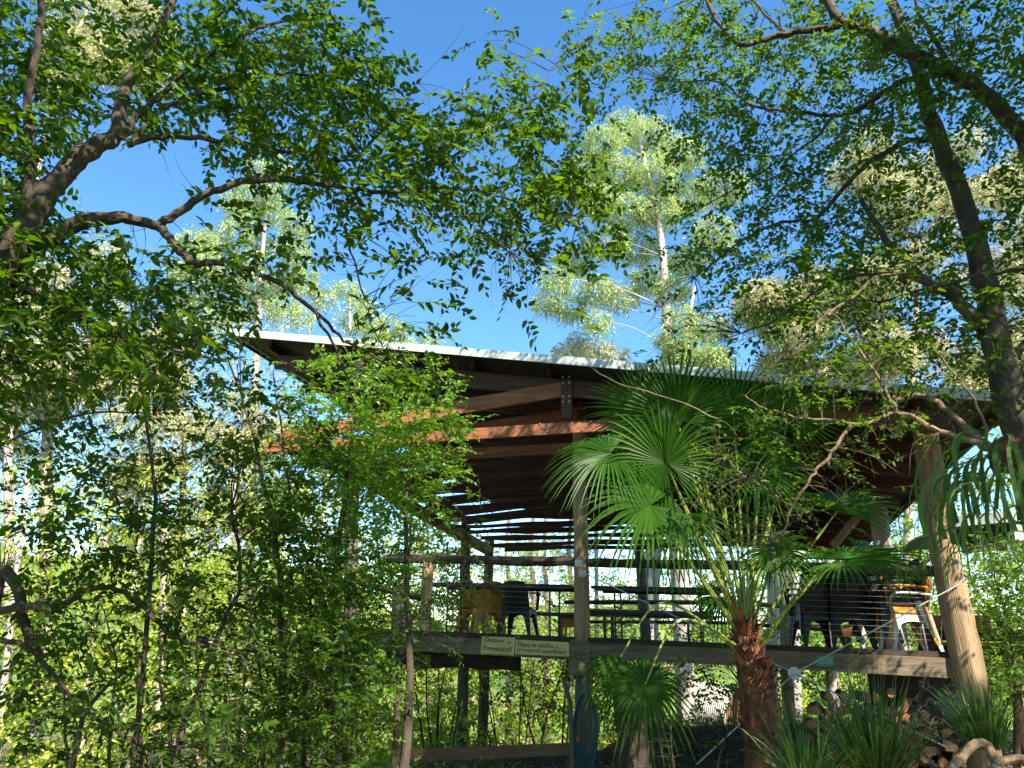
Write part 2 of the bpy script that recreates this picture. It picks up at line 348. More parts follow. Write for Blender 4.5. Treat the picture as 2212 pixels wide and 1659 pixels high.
# trusses
CH = P(1070, 936, 9.28).z
def tr(t, i):
    wob = .05*math.sin(i*2.1)
    m = MB(); zc = CH-.012*i+ (0.02*math.sin(i*1.7))
    base = RL+A_*t; base.z = 0
    def at(s, z): q = base+B_*s; q.z = z; return q
    sEnd = RW*.985; W = B_.dot(rbn)
    def roofz(s): return (roofpt(s/W, t)).z-.15-.11
    s0 = .55+.05*math.sin(i*3)
    # bottom chord: rough sawn slab, slight wave along the edges
    n = 26; s1 = W*RW*.90; vs = []
    for k in range(n+1):
        s = s0+(s1-s0)*k/n; bh = .072 if i < 4 else .056; hw = bh+(.02*math.sin(s*1.3+i*2.2)+.014*math.sin(s*3.1+i) if i > 2 else 0)
        lo = -bh-(.02*math.sin(s*1.7+i*1.2)+.012*math.sin(s*4.3+i*3) if i > 2 else 0)
        a = at(s, min(zc, roofz(s)-.05) if i < 11 else zc); vs += [a+UP*hw-A_*.025, a+UP*lo-A_*.025, a+UP*hw+A_*.025, a+UP*lo+A_*.025]
    fs = []
    for k in range(n):
        o = 4*k; fs += [(o, o+1, o+5, o+4), (o+2, o+6, o+7, o+3), (o, o+4, o+6, o+2), (o+1, o+3, o+7, o+5)]
    fs += [(0, 2, 3, 1), (4*n, 4*n+1, 4*n+3, 4*n+2)]
    m.add(vs, fs)
    if i < 2: rw = M['red_wood_lit']  # front trusses take the copy with sunlight painted in
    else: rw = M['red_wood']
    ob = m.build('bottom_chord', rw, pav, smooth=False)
    if i < 11:
     m = MB(); m.beam(at(s0, roofz(s0)), at(W*RW*.97, roofz(W*RW*.97)), .05, .22); m.build('top_chord', M['red_wood'], pav, smooth=False)
    sk = 4.92
    if i > 7: return
    m = MB(); m.beam(at(sk, zc+.11)-A_*.05, at(sk, roofz(sk)+.10)-A_*.05, .14, .05, A_); k1 = m.build('king_post', M['red_wood'], pav, smooth=False)
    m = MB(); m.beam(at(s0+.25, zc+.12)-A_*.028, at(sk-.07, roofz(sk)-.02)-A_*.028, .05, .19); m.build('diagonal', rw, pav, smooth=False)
    if i < 2:
        for dx in (-.04, .04):
            for dz in (.05, .12, .3, .38): p = at(sk+dx, roofz(sk)-.25+dz)-A_*.076; m = MB(); m.tube([p, p-A_*.012], .012, 6); m.build('bolt', M['steel'], k1)
        for dx in (-.35, -.25, -.3, .2, .3, .4):
            p = at(sk+dx, zc+random.uniform(-.06, .07))-A_*.026; m = MB(); m.tube([p, p-A_*.012], .012, 6); m.build('bolt', M['steel'], k1)
for i in range(12): tr(.45+i*1.04, i)
# log plate on the left, raking towards the back post
mb = MB(); q = smooth_path([P(660, 955, 12.0), P(880, 1090, 15.4), P(970, 1142, 18), P(1052, 1188, 20.8)], 4)
mb.tube(q, .14, 10, True, 0, .06); mb.build('plate_log', M['log'], pav)
mb = MB(); mb.beam(FP(600, 955, .0), FP(735, 1010, -1.2), .06, .24); mb.build('brace', M['red_wood'], pav)
mb = MB(); mb.beam(P(1860, 1108, 13), P(1800, 1180, 13.5), .12, .1); mb.build('brace', M['log'], pav)
# handrail logs and stub posts
def logrun(name, pts, r, mat, wob=.12, seg=8):
    m = MB(); m.tube(smooth_path(pts, 6), r, seg, True, 0, wob); return m.build(name, mat, pav)
logrun('handrail', [FP(830, 1207), FP(1000, 1209), FP(1140, 1213), FP(1243, 1213)], .06, M['log_dark'])
logrun('handrail', [FP(1273, 1216), FP(1430, 1219), FP(1640, 1223), FP(1850, 1228), FP(2035, 1236)], .056, M['log_dark'])
logrun('stub_post', [FP(925, 1216), FP(917, 1362)], .075, M['log'], .05, 12)
logrun('stub_post', [FP(860, 1262), FP(856, 1362)], .07, M['log_grey'], .05, 12)
logrun('handrail', [FP(715, 1215), FP(790, 1262), FP(915, 1293)], .045, M['log_dark'])
# back balustrade
bk = A_*12.3
for z, r in ((.95, .06), (.42, .045)):
    m = MB(); m.tube([DL+bk+B_*.6+UP*z, DL+bk+B_*5+UP*z, DR+bk+UP*z], r, 8, True, 0, .1); m.build('handrail', M['log_dark'], pav)
# wires
mb = MB()
for k in range(12):
    yv = 1228+k*11.5
    for xs0, xs1 in ((925, 1247), (1268, 2050)):
        sl = .022+.0022*k
        a = FP(xs0, yv-6+sl*(xs0-1250)*.9+3, -.02); b = FP(xs1, yv-6+sl*(xs1-1250)*.9+3, -.02); mb.tube([a, b], .0015, 4, False)
mb.tube([FP(2039, 1240, -.02), FP(2033, 1395, -.02)], .006, 5)
mb.build('balustrade_wires', M['steel'], pav)
# cross bracing and its disc
hub = FP(1716, 1455, .35); rods = [(FP(1262, 1238, .14), 'u'), (FP(2072, 1263, .2), 'u'), (FP(1505, 1652, 0.75), 'l'), (FP(2060, 1622, .8), 'l')]
for e, _ in rods:
    m = MB(); m.tube([hub, e], .008, 6); m.build('brace_rod', M['steel'], pav)
mb = MB(); hn = -hub.normalized()
mb.tube([hub-hn*.008, hub+hn*.008], .066, 24); mb.build('brace_disc', M['steel'], pav)
for q in ((1249, 1217), (1257, 1239), (2072, 1252), (2068, 1222)):
    m = MB(); c = FP(q[0], q[1], .15); m.tube([c+A_*.05, c], .032, 6); m.box(c+A_*.02, B_*.045, A_*.004, UP*.04); m.build('rod_anchor', M['steel'], pav, smooth=False)
mb = MB(); mb.tube([FP(1275, 1215, .1), FP(1475, 1137, 1.0)], .005, 5); mb.build('brace_rod', M['steel'], pav)
# low rail under the deck
rail = MB(); rail.beam(P(850, 1634, 10.2), P(1235, 1618, 9.7), .05, .13); lr = empty('low_rail', gz(P(1040, 1626, 10), 0), 'single low brown timber rail running beneath the deck beside the thin leaning stake', 'rail')
rail.build('rail_board', M['brown_wood'], lr, smooth=False)
for x in (862, 1232):
    m = MB(); a = P(x, 1612, 10 if x < 1000 else 9.72)+Vector((0, .05, 0)); m.tube([a, gz(a)], .035, 8); m.build('rail_post', M['log_grey'], lr)
mb = MB(); mb.tube(smooth_path([P(1218, 1470, 9.3), P(1229, 1510, 9.3), P(1233, 1540, 9.3), gz(P(1234, 1600, 9.3))], 4), [.03]*3+[.024]*10, 8, True, 0, .1)
tag(mb.build('stake', M['log_grey']), 'thin crooked grey stake standing just left of the hose post', 'stake')

# ------------------------------------------------------------------ signs
def text_mesh(s, origin, xd, yd, nd, size, shear=.15):
    c = bpy.data.curves.new('t', 'FONT'); c.body = s; c.size = size; c.shear = shear; c.extrude = .0012; c.offset = size*.004; c.space_character = 1.04
    o = bpy.data.objects.new('t', c); col.objects.link(o)
    dg = bpy.context.evaluated_depsgraph_get(); me = bpy.data.meshes.new_from_object(o.evaluated_get(dg))
    vs = [v.co.copy() for v in me.vertices]; fs = [tuple(p.vertices) for p in me.polygons]
    w = max(v.x for v in vs)
    bpy.data.objects.remove(o); bpy.data.curves.remove(c); bpy.data.meshes.remove(me)
    return vs, fs, w
def put_text(mb, s, px0, px1, py0, py1, h, off, mi=0, seed=0):
    o = FP(px0, py0, off); e = FP(px1, py1, off); xd = (e-o); size = h
    vs, fs, w = text_mesh(s, o, None, None, None, size); k = xd.length/w; xdn = xd.normalized()
    out = []
    for v in vs:
        x = v.x*k; y = v.y*(1+.10*math.sin(x*23+seed))+.002*math.sin(x*31+seed*2)
        out.append(o+xdn*x+UP*y-A_*(v.z+.0))
    mb.add(out, fs, mi)
def signboard(corners, off, label, th=.012):
    c = [FP(x, y, off) for x, y in corners]; ctr = sum(c, Vector())/4
    e = empty('sign', ctr, label, 'sign'); m = MB()
    m.add(c+[q+A_*th for q in c], [(0, 3, 2, 1), (4, 5, 6, 7), (0, 1, 5, 4), (1, 2, 6, 5), (2, 3, 7, 6), (3, 0, 4, 7)])
    m.build('board', M['ply'], e, smooth=False); return e
s1 = signboard([(1041, 1375), (1113.5, 1377.5), (1110, 1418), (1038, 1414)], .085, 'yellow hand-lettered board reading Outdoor Firewood! with a red arrow')
m = MB(); put_text(m, 'Outdoor', 1046, 1091, 1387, 1389, .078, .088); m.build('lettering', M['ink'], s1, smooth=False); m = MB(); put_text(m, 'Firewood!', 1042, 1106, 1405, 1409, .092, .088, 0, 2)
m.build('lettering', M['ink'], s1, smooth=False)
m = MB(); a = FP(1099, 1381, .089); b = FP(1099, 1391, .089)
m.tube([a, b], .004, 5)
for sx in (-5, 5): m.tube([b, FP(1099+sx, 1386, .089)], .004, 5)
for x in range(1048, 1106, 5): m.tube([FP(x-3, 1413.5+(x-1040)*.05, .088), FP(x, 1411.5+(x-1040)*.05, .088), FP(x+2, 1414+(x-1040)*.05, .088)], .004, 4)
m.build('red_arrow_and_flames', M['red_ink'], s1)
s2 = signboard([(1114.5, 1382), (1229, 1388), (1229.5, 1419), (1112.5, 1413.5)], .084, 'long yellow board reading Please be mindful... (of firewood consumption)')
m = MB(); put_text(m, 'Please be mindful', 1118, 1194, 1396, 1400.5, .075, .087, 0, 1); put_text(m, '...', 1207, 1216, 1401.5, 1402, .075, .087)
m.build('lettering', M['ink'], s2, smooth=False); m = MB(); put_text(m, '(of firewood consumption)', 1116, 1223, 1407.5, 1413.5, .075, .087, 0, 3)
cc = (1200, 1397)
m.tube([FP(cc[0]+5.5*math.cos(a), cc[1]+4*math.sin(a), .088) for a in [math.pi*k/8 for k in range(9)]], .0035, 4)
for dx in (-2, 2): m.tube([FP(cc[0]+dx, cc[1]-2.5, .088), FP(cc[0]+dx, cc[1], .088)], .003, 4)
m.build('lettering', M['ink'], s2, smooth=False)
c = [FP(x, y, .075) for x, y in ((1763, 1416), (1801, 1417), (1802, 1441), (1764, 1440))]
s3 = empty('sign', sum(c, Vector())/4, 'small weathered green notice with faint lines of text on the deck beam', 'sign'); m = MB()
m.add(c+[q+A_*.01 for q in c], [(0, 3, 2, 1), (4, 5, 6, 7), (0, 1, 5, 4), (1, 2, 6, 5), (2, 3, 7, 6), (3, 0, 4, 7)]); m.build('board', M['sign_green'], s3, smooth=False)
m = MB()
for k in range(5):
    x = 1766
    while x < 1797:
        l = random.uniform(1.5, 4); y = 1419.5+k*3.6+(x-1766)*.02; m.beam(FP(x, y, .078), FP(x+l, y, .078), .002, .006); x += l+1.1
m.build('lettering', M['paper'], s3, smooth=False)

# ------------------------------------------------------------------ hose on the middle post
hs = empty('garden_hose', FP(1265, 1560, .1), 'teal garden hose coiled and hanging on the middle post under the deck', 'hose')
m = MB()
for k in range(7):
    top = FP(1259+k*1.5, 1497+k*1.2, .10+.012*k); w = 19+k*1.3; hh = 130+8*k if k else 158
    pts = []
    for j in range(25):
        a = 2*math.pi*j/24; px = 1265+w*math.sin(a)*(1+.08*math.cos(a)); py = 1497+hh/2-hh/2*math.cos(a)
        pts.append(FP(px+random.uniform(-.5, .5), py, .09+.012*k+.03*math.cos(a)))
    m.tube(pts, .0085, 6, False)
m.tube([FP(1246, 1555, .12), FP(1245, 1600, .12), FP(1243, 1700, .12)], .0085, 6, False)
m.build('coils', M['hose'], hs)
m = MB(); m.tube([FP(1247, 1592, .13), FP(1247, 1603, .13)], .016, 10); m.build('fitting', M['fitting'], hs)
m = MB(); m.tube(smooth_path([FP(1262, 1492, .0), FP(1262, 1498, .16), FP(1262, 1490, .19)], 3), .006, 6); m.build('hook', M['steel'], hs)

# ------------------------------------------------------------------ furniture
def arch(mb, p0, p1, h, w, th, out, top=.85):
    """an inverted U between two feet: tapered legs that flow into a curved apron"""
    p0 = Vector(p0); p1 = Vector(p1); d = (p1-p0); L = d.length; dn_ = d.normalized(); n = out
    N = 14; outer = []; inner = []
    for k in range(N+1):
        t = k/N; x = t*L
        outer.append((x, h))
    # outer outline is straight up legs to height h, inner is a half-superellipse
    prof = []
    for k in range(N+1):
        a = math.pi*k/N; c, s = math.cos(a), math.sin(a)
        ix = L/2-(L/2-w)*math.copysign(abs(c)**.55, c); iz = (h*top)*abs(s)**.5
        ox = 0 if k < N/2 else L
        ox = min(max(L/2-(L/2)*math.copysign(abs(c)**.18, c), 0), L); oz = h*min(1, abs(s)**.3)
        if k in (0, N): iz = oz = 0; ix = w*.7 if k == 0 else L-w*.7
        prof.append((ox, oz, ix, iz))
    vs = []
    for ox, oz, ix, iz in prof:
        for (x, z) in ((ox, oz), (ix, iz)):
            for sg in (0, 1): vs.append(p0+dn_*x+UP*z+n*th*sg)
    fs = []
    for k in range(N):
        o = 4*k; fs += [(o, o+4, o+6, o+2), (o+1, o+3, o+7, o+5), (o, o+1, o+5, o+4), (o+2, o+6, o+7, o+3)]
    fs += [(0, 2, 3, 1), (4*N, 4*N+1, 4*N+3, 4*N+2)]
    mb.add(vs, fs)
def make_chair(name, mat, label, group=None):
    e = empty(name, Vector((0, 0, 0)), label, 'chair', group)
    W, D, H = .25, .25, .42
    for (x, y, sx, sy) in ((-W, -D, 1, 1), (W, -D, -1, 1), (-W, D+.03, 1, -1), (W, D+.03, -1, -1)):
        m = MB(); t = Vector((x*.86, y*.84, H)); b = Vector((x*1.04, y*1.06, 0))
        for (fx, fy) in ((1, 0), (0, 1)):
            a0 = Vector((sx*.004, sy*.004, 0))
            ww = .07; dirv = Vector((sx*fx, sy*fy, 0)); oth = Vector((sx*fy, sy*fx, 0))*.012
            m.add([b, b+dirv*.035, t+dirv*.11, t, b+oth, b+dirv*.035+oth, t+dirv*.11+oth, t+oth], [(0, 1, 2, 3), (4, 7, 6, 5), (0, 4, 5, 1), (1, 5, 6, 2), (2, 6, 7, 3), (3, 7, 4, 0)])
        m.build('leg', mat, e, smooth=False)
    m = MB()
    for (a, b, o) in (((-W*.86, -D*.84, 0), (W*.86, -D*.84, 0), Vector((0, 1, 0))), ((-W*.86, (D+.03)*.84, 0), (W*.86, (D+.03)*.84, 0), Vector((0, -1, 0))),
                      ((-W*.86, -D*.84, 0), (-W*.86, (D+.03)*.84, 0), Vector((1, 0, 0))), ((W*.86, -D*.84, 0), (W*.86, (D+.03)*.84, 0), Vector((-1, 0, 0)))):
        p0 = Vector(a); p1 = Vector(b); d = p1-p0; N = 14; vs = []
        for k in range(N+1):
            t = k/N; u = abs(2*t-1); z = .34-.20*u**3.2; q = p0+d*t
            vs += [q+UP*H+o*.0, q+UP*z+o*.0, q+UP*H+o*.011, q+UP*z+o*.011]
        fs = []
        for k in range(N): c = 4*k; fs += [(c, c+1, c+5, c+4), (c+2, c+6, c+7, c+3), (c+1, c+3, c+7, c+5), (c, c+4, c+6, c+2)]
        m.add(vs, fs)
    m.build('apron', mat, e, smooth=False)
    m = MB(); n = 8; vs = []
    for z0 in (0, -.012):
        for j in range(n+1):
            for i in range(n+1):
                x = (i/n*2-1); y = (j/n*2-1); vs.append((x*.225, y*.225+.01, .435+.018*x*x-.012*(1-y*y)+z0))
    k2 = (n+1)**2; fs = []
    for j in range(n):
        for i in range(n):
            a = j*(n+1)+i; fs += [(a, a+1, a+n+2, a+n+1), (a+k2, a+n+1+k2, a+n+2+k2, a+1+k2)]
    m.add(vs, fs); m.build('seat', mat, e)
    m = MB(); vs = []; n = 10
    for z0 in (0, .012):
        for j in range(n+1):
            t = j/n; hw = .225-.03*t-.05*max(0, t-.8)*5*.5
            for i in range(n+1):
                x = i/n*2-1; vs.append((x*hw, .235+.13*t-.055*x*x*-1*-1+z0+.0, .40+.43*t-(.035*x**4 if t > .85 else 0)))
    k2 = (n+1)**2; fs = []
    for j in range(n):
        for i in range(n):
            if 2 <= j <= 7 and i in (2, 4, 5, 7) and False: continue
            a = j*(n+1)+i; fs += [(a, a+n+1, a+n+2, a+1), (a+k2, a+1+k2, a+n+2+k2, a+n+1+k2)]
    m.add(vs, fs); m.build('backrest', mat, e)
    for sx in (-1, 1):
        m = MB(); pts = smooth_path([(sx*.232, -.205, .42), (sx*.25, -.215, .58), (sx*.262, -.15, .655), (sx*.262, .05, .66), (sx*.235, .26, .64)], 4)
        m.ribbon(pts, [.05]*len(pts), Vector((1, 0, 0))); m.ribbon([p-UP*.014+Vector((0, .012, 0)) for p in pts], [.05]*len(pts), Vector((1, 0, 0)))
        m.tube(pts, .013, 6); m.build('armrest', mat, e)
    return e
def copy_tree(o, parent=None):
    c = o.copy(); col.objects.link(c); c.parent = parent
    for ch in list(o.children): copy_tree(ch, c)
    return c
proto = {}
def place_chair(color, loc, rz, label, group, tilt=0):
    if color not in proto: e = proto[color] = make_chair(color+'_chair', M[color+'_plastic'], label, group)
    else: e = copy_tree(proto[color]); e['label'] = label; e['group'] = group
    e.location = loc; e.rotation_euler = (tilt, 0, rz); return e
def ondeck(px, Y):
    p = P(px, 1400, Y); p.z = deck_z(p.x, p.y); return p
FZ = -HB
def stack(px, Y, rz, cols, labels, group, step=.075, lean=(0, 0)):
    b = ondeck(px, Y); fw = Vector((math.sin(rz), -math.cos(rz), 0))
    for k, c in enumerate(cols):
        place_chair(c, b+UP*step*k+fw*.035*k, rz, labels[k] if isinstance(labels, list) else labels, group, 0)
stack(1766, 10.1, FZ+.25+math.pi, ['black']*3, 'black chair in the left stack, seen from behind right of the palm trunk', 'black chairs in the left stack')
stack(1846, 9.9, FZ-.1+math.pi, ['black']*4, 'black chair in the middle stack, between the left stack and the orange chairs', 'black chairs in the middle stack')
stack(1905, 10.4, FZ-math.pi/2-.1, ['white', 'black', 'black', 'black', 'orange', 'black', 'white'],
      ['white chair at the bottom of the rear mixed stack', 'black chair resting on the bottom white chair of the rear mixed stack', 'black chair third from the bottom of the rear mixed stack', 'black chair fourth from the bottom of the rear mixed stack', 'orange chair high in the rear mixed stack under the palm frond', 'black chair second from top of the rear mixed stack', 'white chair on top of the rear mixed stack'], 'mixed chairs in the rear stack', .1)
stack(1963, 9.3, FZ-math.pi/2+.15, ['white', 'orange', 'black', 'black'],
      ['white chair at the bottom of the stack beside the right post', 'orange plastic chair nested on the white chair beside the right post', 'black chair nested on the orange chair beside the right post', 'black chair topping the stack beside the right post'], 'mixed chairs beside the right post', .085)
place_chair('orange', ondeck(1052, 12.6), FZ+.5+math.pi, 'orange chair under the long table, left of the black chair', 'chairs at the tables')
place_chair('orange', ondeck(1020, 13.2), FZ+.2, 'orange chair at the left end of the long table behind the fern', 'chairs at the tables')
place_chair('black', ondeck(1121, 12.2), FZ+math.pi, 'black chair with its back to us at the long table', 'chairs at the tables')
st = empty('orange_stool', ondeck(1236, 15.0), 'low orange stool half hidden behind the middle post', 'stool')
c = ondeck(1236, 15.0); m = MB(); m.box(c+UP*.40, B_*.19, A_*.19, UP*.02); m.box(c+UP*.29, B_*.18, A_*.18, UP*.09); m.build('seat', M['orange_plastic'], st, smooth=False)
for sx in (-1, 1):
    for sy in (-1, 1):
        m = MB(); m.beam(c+B_*sx*.15+A_*sy*.15+UP*.2, c+B_*sx*.17+A_*sy*.17, .035, .035); m.build('leg', M['orange_plastic'], st, smooth=False)
def trestle(name, pxl, pxr, Yl, ztop, depth, label, cat, group, th=.035, inset=.35, lean=.0):
    a = P(pxl, 1380, Yl); d = P(pxr, 1380, Yl); # move along B from a
    k = (ray(pxr, 1380)); o = a; den = B_.x*k.y-B_.y*k.x; s = (o.y*k.x-o.x*k.y)/den if abs(den) > 1e-6 else 2
    s = -(o.x*k.y-o.y*k.x)/(B_.x*k.y-B_.y*k.x); b = a+B_*s
    za, zb = deck_z(a.x, a.y), deck_z(b.x, b.y); a.z = za; b.z = zb
    e = empty(name, (a+b)/2, label, cat, group); m = MB()
    m.box((a+b)/2+A_*depth/2+UP*ztop, (b-a)/2, A_*depth/2, UP*th/2); m.build('top', M['tabletop'], e, smooth=False)
    m = MB(); m.box((a+b)/2+A_*.03+UP*(ztop-th), (b-a)/2*.94, A_*.012, UP*.018); m.box((a+b)/2+A_*(depth-.03)+UP*(ztop-th), (b-a)/2*.94, A_*.012, UP*.018); m.build('frame', M['black_plastic'], e, smooth=False)
    dn2 = (b-a).normalized()
    for q, sg in ((a+dn2*inset, 1), (b-dn2*inset, -1)):
        for yy in (.06, depth-.06):
            m = MB(); m.tube([q+A_*yy+UP*(ztop-th), q+A_*yy+UP*0], .014, 8); m.build('leg', M['black_plastic'], e)
        m = MB(); m.tube([q+A_*.06+UP*.12, q+A_*(depth-.06)+UP*.12], .011, 6); m.tube([q+A_*.06+UP*(ztop-.28), q+A_*(depth-.06)+UP*(ztop-.28)], .011, 6)
        m.tube([q+A_*depth/2+UP*(ztop-.30), q+dn2*sg*.34+A_*depth/2+UP*(ztop-th)], .009, 6); m.build('folding_brace', M['black_plastic'], e)
    return e
trestle('folding_table', 915, 1236, 12.2, .76, .75, 'long dark folding table left of the middle post, seen from below', 'table', 'folding tables on the deck')
trestle('folding_table', 1278, 1570, 11.6, .76, .75, 'dark folding table between the middle post and the palm', 'table', 'folding tables on the deck')
trestle('folding_bench', 1040, 1245, 15.0, .44, .3, 'dark bench behind the long left table', 'bench', 'folding benches on the deck', .03)
trestle('folding_bench', 1262, 1560, 13.9, .44, .28, 'dark bench beyond the right table', 'bench', 'folding benches on the deck', .03)
trestle('folding_bench', 1266, 1545, 10.9, .40, .28, 'dark bench on the near side of the right table', 'bench', 'folding benches on the deck', .03)
wt = empty('wooden_table', ondeck(1770, 16), 'small orange wooden table seen between the legs of the left black stack', 'table'); c = ondeck(1772, 16)
m = MB(); m.box(c+UP*.42, B_*.6, A_*.3, UP*.02); m.build('top', M['orange_wood'], wt, smooth=False)
for sx in (-1, 1):
    for sy in (-1, 1): m = MB(); m.tube([c+B_*sx*.54+A_*sy*.26+UP*.4, c+B_*sx*.56+A_*sy*.27], .018, 6); m.build('leg', M['log_dark'], wt)
wb = empty('wooden_bench', ondeck(1870, 15), 'orange plank bench seen low behind the middle black stack', 'bench'); c = ondeck(1868, 14)
m = MB(); m.box(c+UP*.28, B_*.42, A_*.15, UP*.07); m.build('seat', M['orange_wood'], wb, smooth=False)
for sx in (-1, 1): m = MB(); m.box(c+B_*sx*.3+UP*.11, B_*.05, A_*.12, UP*.11); m.build('leg', M['brown_wood'], wb, smooth=False)

# ------------------------------------------------------------------ right: timber fence with orange planks, second shelter
rfn = empty('timber_railing', gz(P(2100, 1450, 12.5), 0), 'red brown timber railing with an orange top board beyond the right post', 'railing')
for (y, h, m_) in ((1347, .26, 'orange_wood'), (1372, .16, 'red_wood'), (1392, .07, 'orange_wood'), (1404, .13, 'red_wood')):
    m = MB(); a = P(1985, y, 13.0); b = P(2225, y+3, 11.8) if y != 1347 else P(2140, y+1, 12.2); m.beam(a, b, .05, h); m.build('rail_board', M[m_], rfn, smooth=False)
for x in (2005, 2170, 2225):
    m = MB(); a = P(x, 1338, 12.6 if x < 2100 else 11.95)+Vector((0, .08, 0)); b = Vector((a.x, a.y, ground_z(a.x, a.y)-.2)); m.beam(a, b, .12, .12, A_); m.build('rail_post', M['red_wood'], rfn, smooth=False)
sh = empty('second_shelter', gz(P(2300, 1300, 11), 0), 'low dark roof with a cream edge behind the staghorn fern at the right edge', 'shelter')
a = P(2052, 1128, 11.2); b = P(2400, 1096, 10.2); dd = (b-a)
m = MB(); m.beam(a, b, .04, .16); m.build('fascia', M['fascia'], sh, smooth=False)
bkk = Vector((.9, 3.2, -.05))
m = MB(); m.add([a+UP*.05, b+UP*.05, b+bkk+UP*.05, a+bkk+UP*.05, a-UP*.02+Vector((0, .03, 0)), b-UP*.02+Vector((0, .03, 0)), b+bkk-UP*.02, a+bkk-UP*.02], [(0, 1, 2, 3), (4, 7, 6, 5), (0, 4, 5, 1), (1, 5, 6, 2), (2, 6, 7, 3), (3, 7, 4, 0)]); m.build('roof', M['roofmetal'], sh, smooth=False)
m = MB(); m.beam(a-UP*.27+Vector((.15, .1, 0)), b-UP*.27+Vector((0, .1, 0)), .08, .36); m.build('header_beam', M['dark_wood'], sh, smooth=False)
for q in (b-dd*.08, b+bkk*.9):
    m = MB(); t = q-UP*.1+Vector((0, .15, 0)); m.beam(t, gz(t), .14, .14, A_); m.build('post', M['dark_wood'], sh, smooth=False)

# ------------------------------------------------------------------ tank, shadow box, firewood
def on_ground(px, Y, lift=0): p = P(px, 1600, Y); p.z = ground_z(p.x, p.y)+lift; return p
TS = 1.9; tc_ = P(1554, 1545, 28); ax = Vector((.74, -.66, -.10)).normalized(); tk = empty('water_tank', tc_-UP*.5*TS, 'pale corrugated round tank lying on its side with an open brown end', 'tank')
R = .50*TS; L0 = tc_-ax*.62*TS; N = 26*6; pts = []; seg = 40
sd = ax.cross(UP).normalized(); bn = sd.cross(ax)
vs = []
for i in range(N+1):
    t = i/N; r = R*(1+.022*math.sin(2*math.pi*t*26))*min(1, .62+.38*math.sin(min(1, t*7)*math.pi/2))
    for k in range(seg): a = 2*math.pi*k/seg; vs.append(L0+ax*1.0*TS*t+(sd*math.cos(a)+bn*math.sin(a))*r)
m = MB(); fs = [(i*seg+k, i*seg+(k+1) % seg, (i+1)*seg+(k+1) % seg, (i+1)*seg+k) for i in range(N) for k in range(seg)]+[tuple(range(seg))[::-1]]
m.add(vs, fs); m.build('shell', M['tank'], tk)
m = MB(); m.tube([L0+ax*.90*TS, L0+ax*.93*TS], R*.96, 40); m.build('wooden_end', M['cut'], tk)
m = MB()
for k in range(-4, 5): h = TS*math.sqrt(max(0, .2-(k*.1)**2)); m.beam(L0+ax*.95*TS+sd*k*.1*TS-bn*h, L0+ax*.95*TS+sd*k*.1*TS+bn*h, .05, .03, ax)
m.build('end_battens', M['brown_wood'], tk)
wl = MB(); a = FP(1880, 1500, -2.2); b = FP(2110, 1500, -2.2)
wl.box(Vector(((a.x+b.x)/2, (a.y+b.y)/2, -.75)), (b-a)/2, A_*.08, UP*.48); tag(wl.build('shadow_box', M['shadow_fill'], None, smooth=False), 'dark box filling the shadow behind the firewood under the deck', 'wall')  # dark box put where only shadow lies behind the logs
def log_proto(name, r, L, seed):
    random.seed(seed); m = MB(); seg = 14; rr = [r*random.uniform(.86, 1.1) for _ in range(seg)]; split = seed % 3 == 0
    vs = []; 
    def prof(k, s): 
        a = 2*math.pi*k/seg; x, z = math.cos(a)*rr[k]*s, math.sin(a)*rr[k]*s
        if split and z < -r*.1: z = -r*.1+ (z+r*.1)*.12
        return x, z
    for (y, s) in ((-L/2, .94), (-L/2, 1), (-L/6, 1.02), (L/6, .98), (L/2, 1), (L/2, .94)):
        for k in range(seg): x, z = prof(k, s); vs.append((x, y, z))
    n = 6
    for i in range(n-1):
        for k in range(seg): pass
    fs = []; mi = []
    m.add(vs, [], 0)
    for i in range(n-1):
        q = [(i*seg+k, (i+1)*seg+k, (i+1)*seg+(k+1) % seg, i*seg+(k+1) % seg) for k in range(seg)]
        m.f += q; m.mi += [1 if i in (0, n-2) else 0]*seg
    m.f += [tuple(range(seg)), tuple((n-1)*seg+k for k in range(seg))[::-1]]; m.mi += [1, 1]
    return m
protos = []
lay = []
random.seed(5)
u0_, u1_ = 1700, 2075
row = 0
for row in range(9):
    zr = row*.135; px = u0_+row*9+random.uniform(0, 8)
    while px < u1_-row*2:
        hmax = np.interp(px, [1700, 1740, 1790, 1830, 1900, 1960, 2010, 2075], [.50, .78, 1.02, 1.08, .98, .92, .7, .45])
        if zr < hmax:
            d = FP(px, 1560, -.05-.0*row); lay.append((d.x, d.y, zr, row))
        px += random.uniform(27, 38)
lit_front = [(1905, 1612, .5), (1930, 1618, .55), (1950, 1600, .55), (1968, 1600, .5), (1962, 1578, .5), (1940, 1580, .5), (1985, 1640, .6), (2000, 1620, .6), (1920, 1592, .45), (1790, 1630, .6), (1975, 1655, .75), (2040, 1610, .5), (1958, 1622, .6), (1890, 1560, .3)]
firstlog = [None]*4
def place_log(loc, rz, rx, label, group, seedk):
    k = seedk % 4
    if firstlog[k] is None:
        m = log_proto('firewood_log', [.062, .072, .052, .08][k], .42, 3+k*2 if k != 1 else 6); o = m.build('firewood_log', [M['bark'], M['cut']], None); firstlog[k] = o
    else: o = firstlog[k].copy(); col.objects.link(o)
    o.location = loc; o.rotation_euler = (rx, random.uniform(0, 6.28), rz); tag(o, label, 'log', group); return o
for i, (x, y, zr, row) in enumerate(lay):
    p = Vector((x, y, 0))+A_*random.uniform(-.12, .25); p.z = ground_z(p.x, p.y)+.07+zr+random.uniform(-.015, .015)
    place_log(p, -HB+random.uniform(-.14, .14), random.uniform(-.06, .06), 'rough round firewood log in the dark stack under the deck', 'firewood logs stacked under the deck', random.randrange(4))
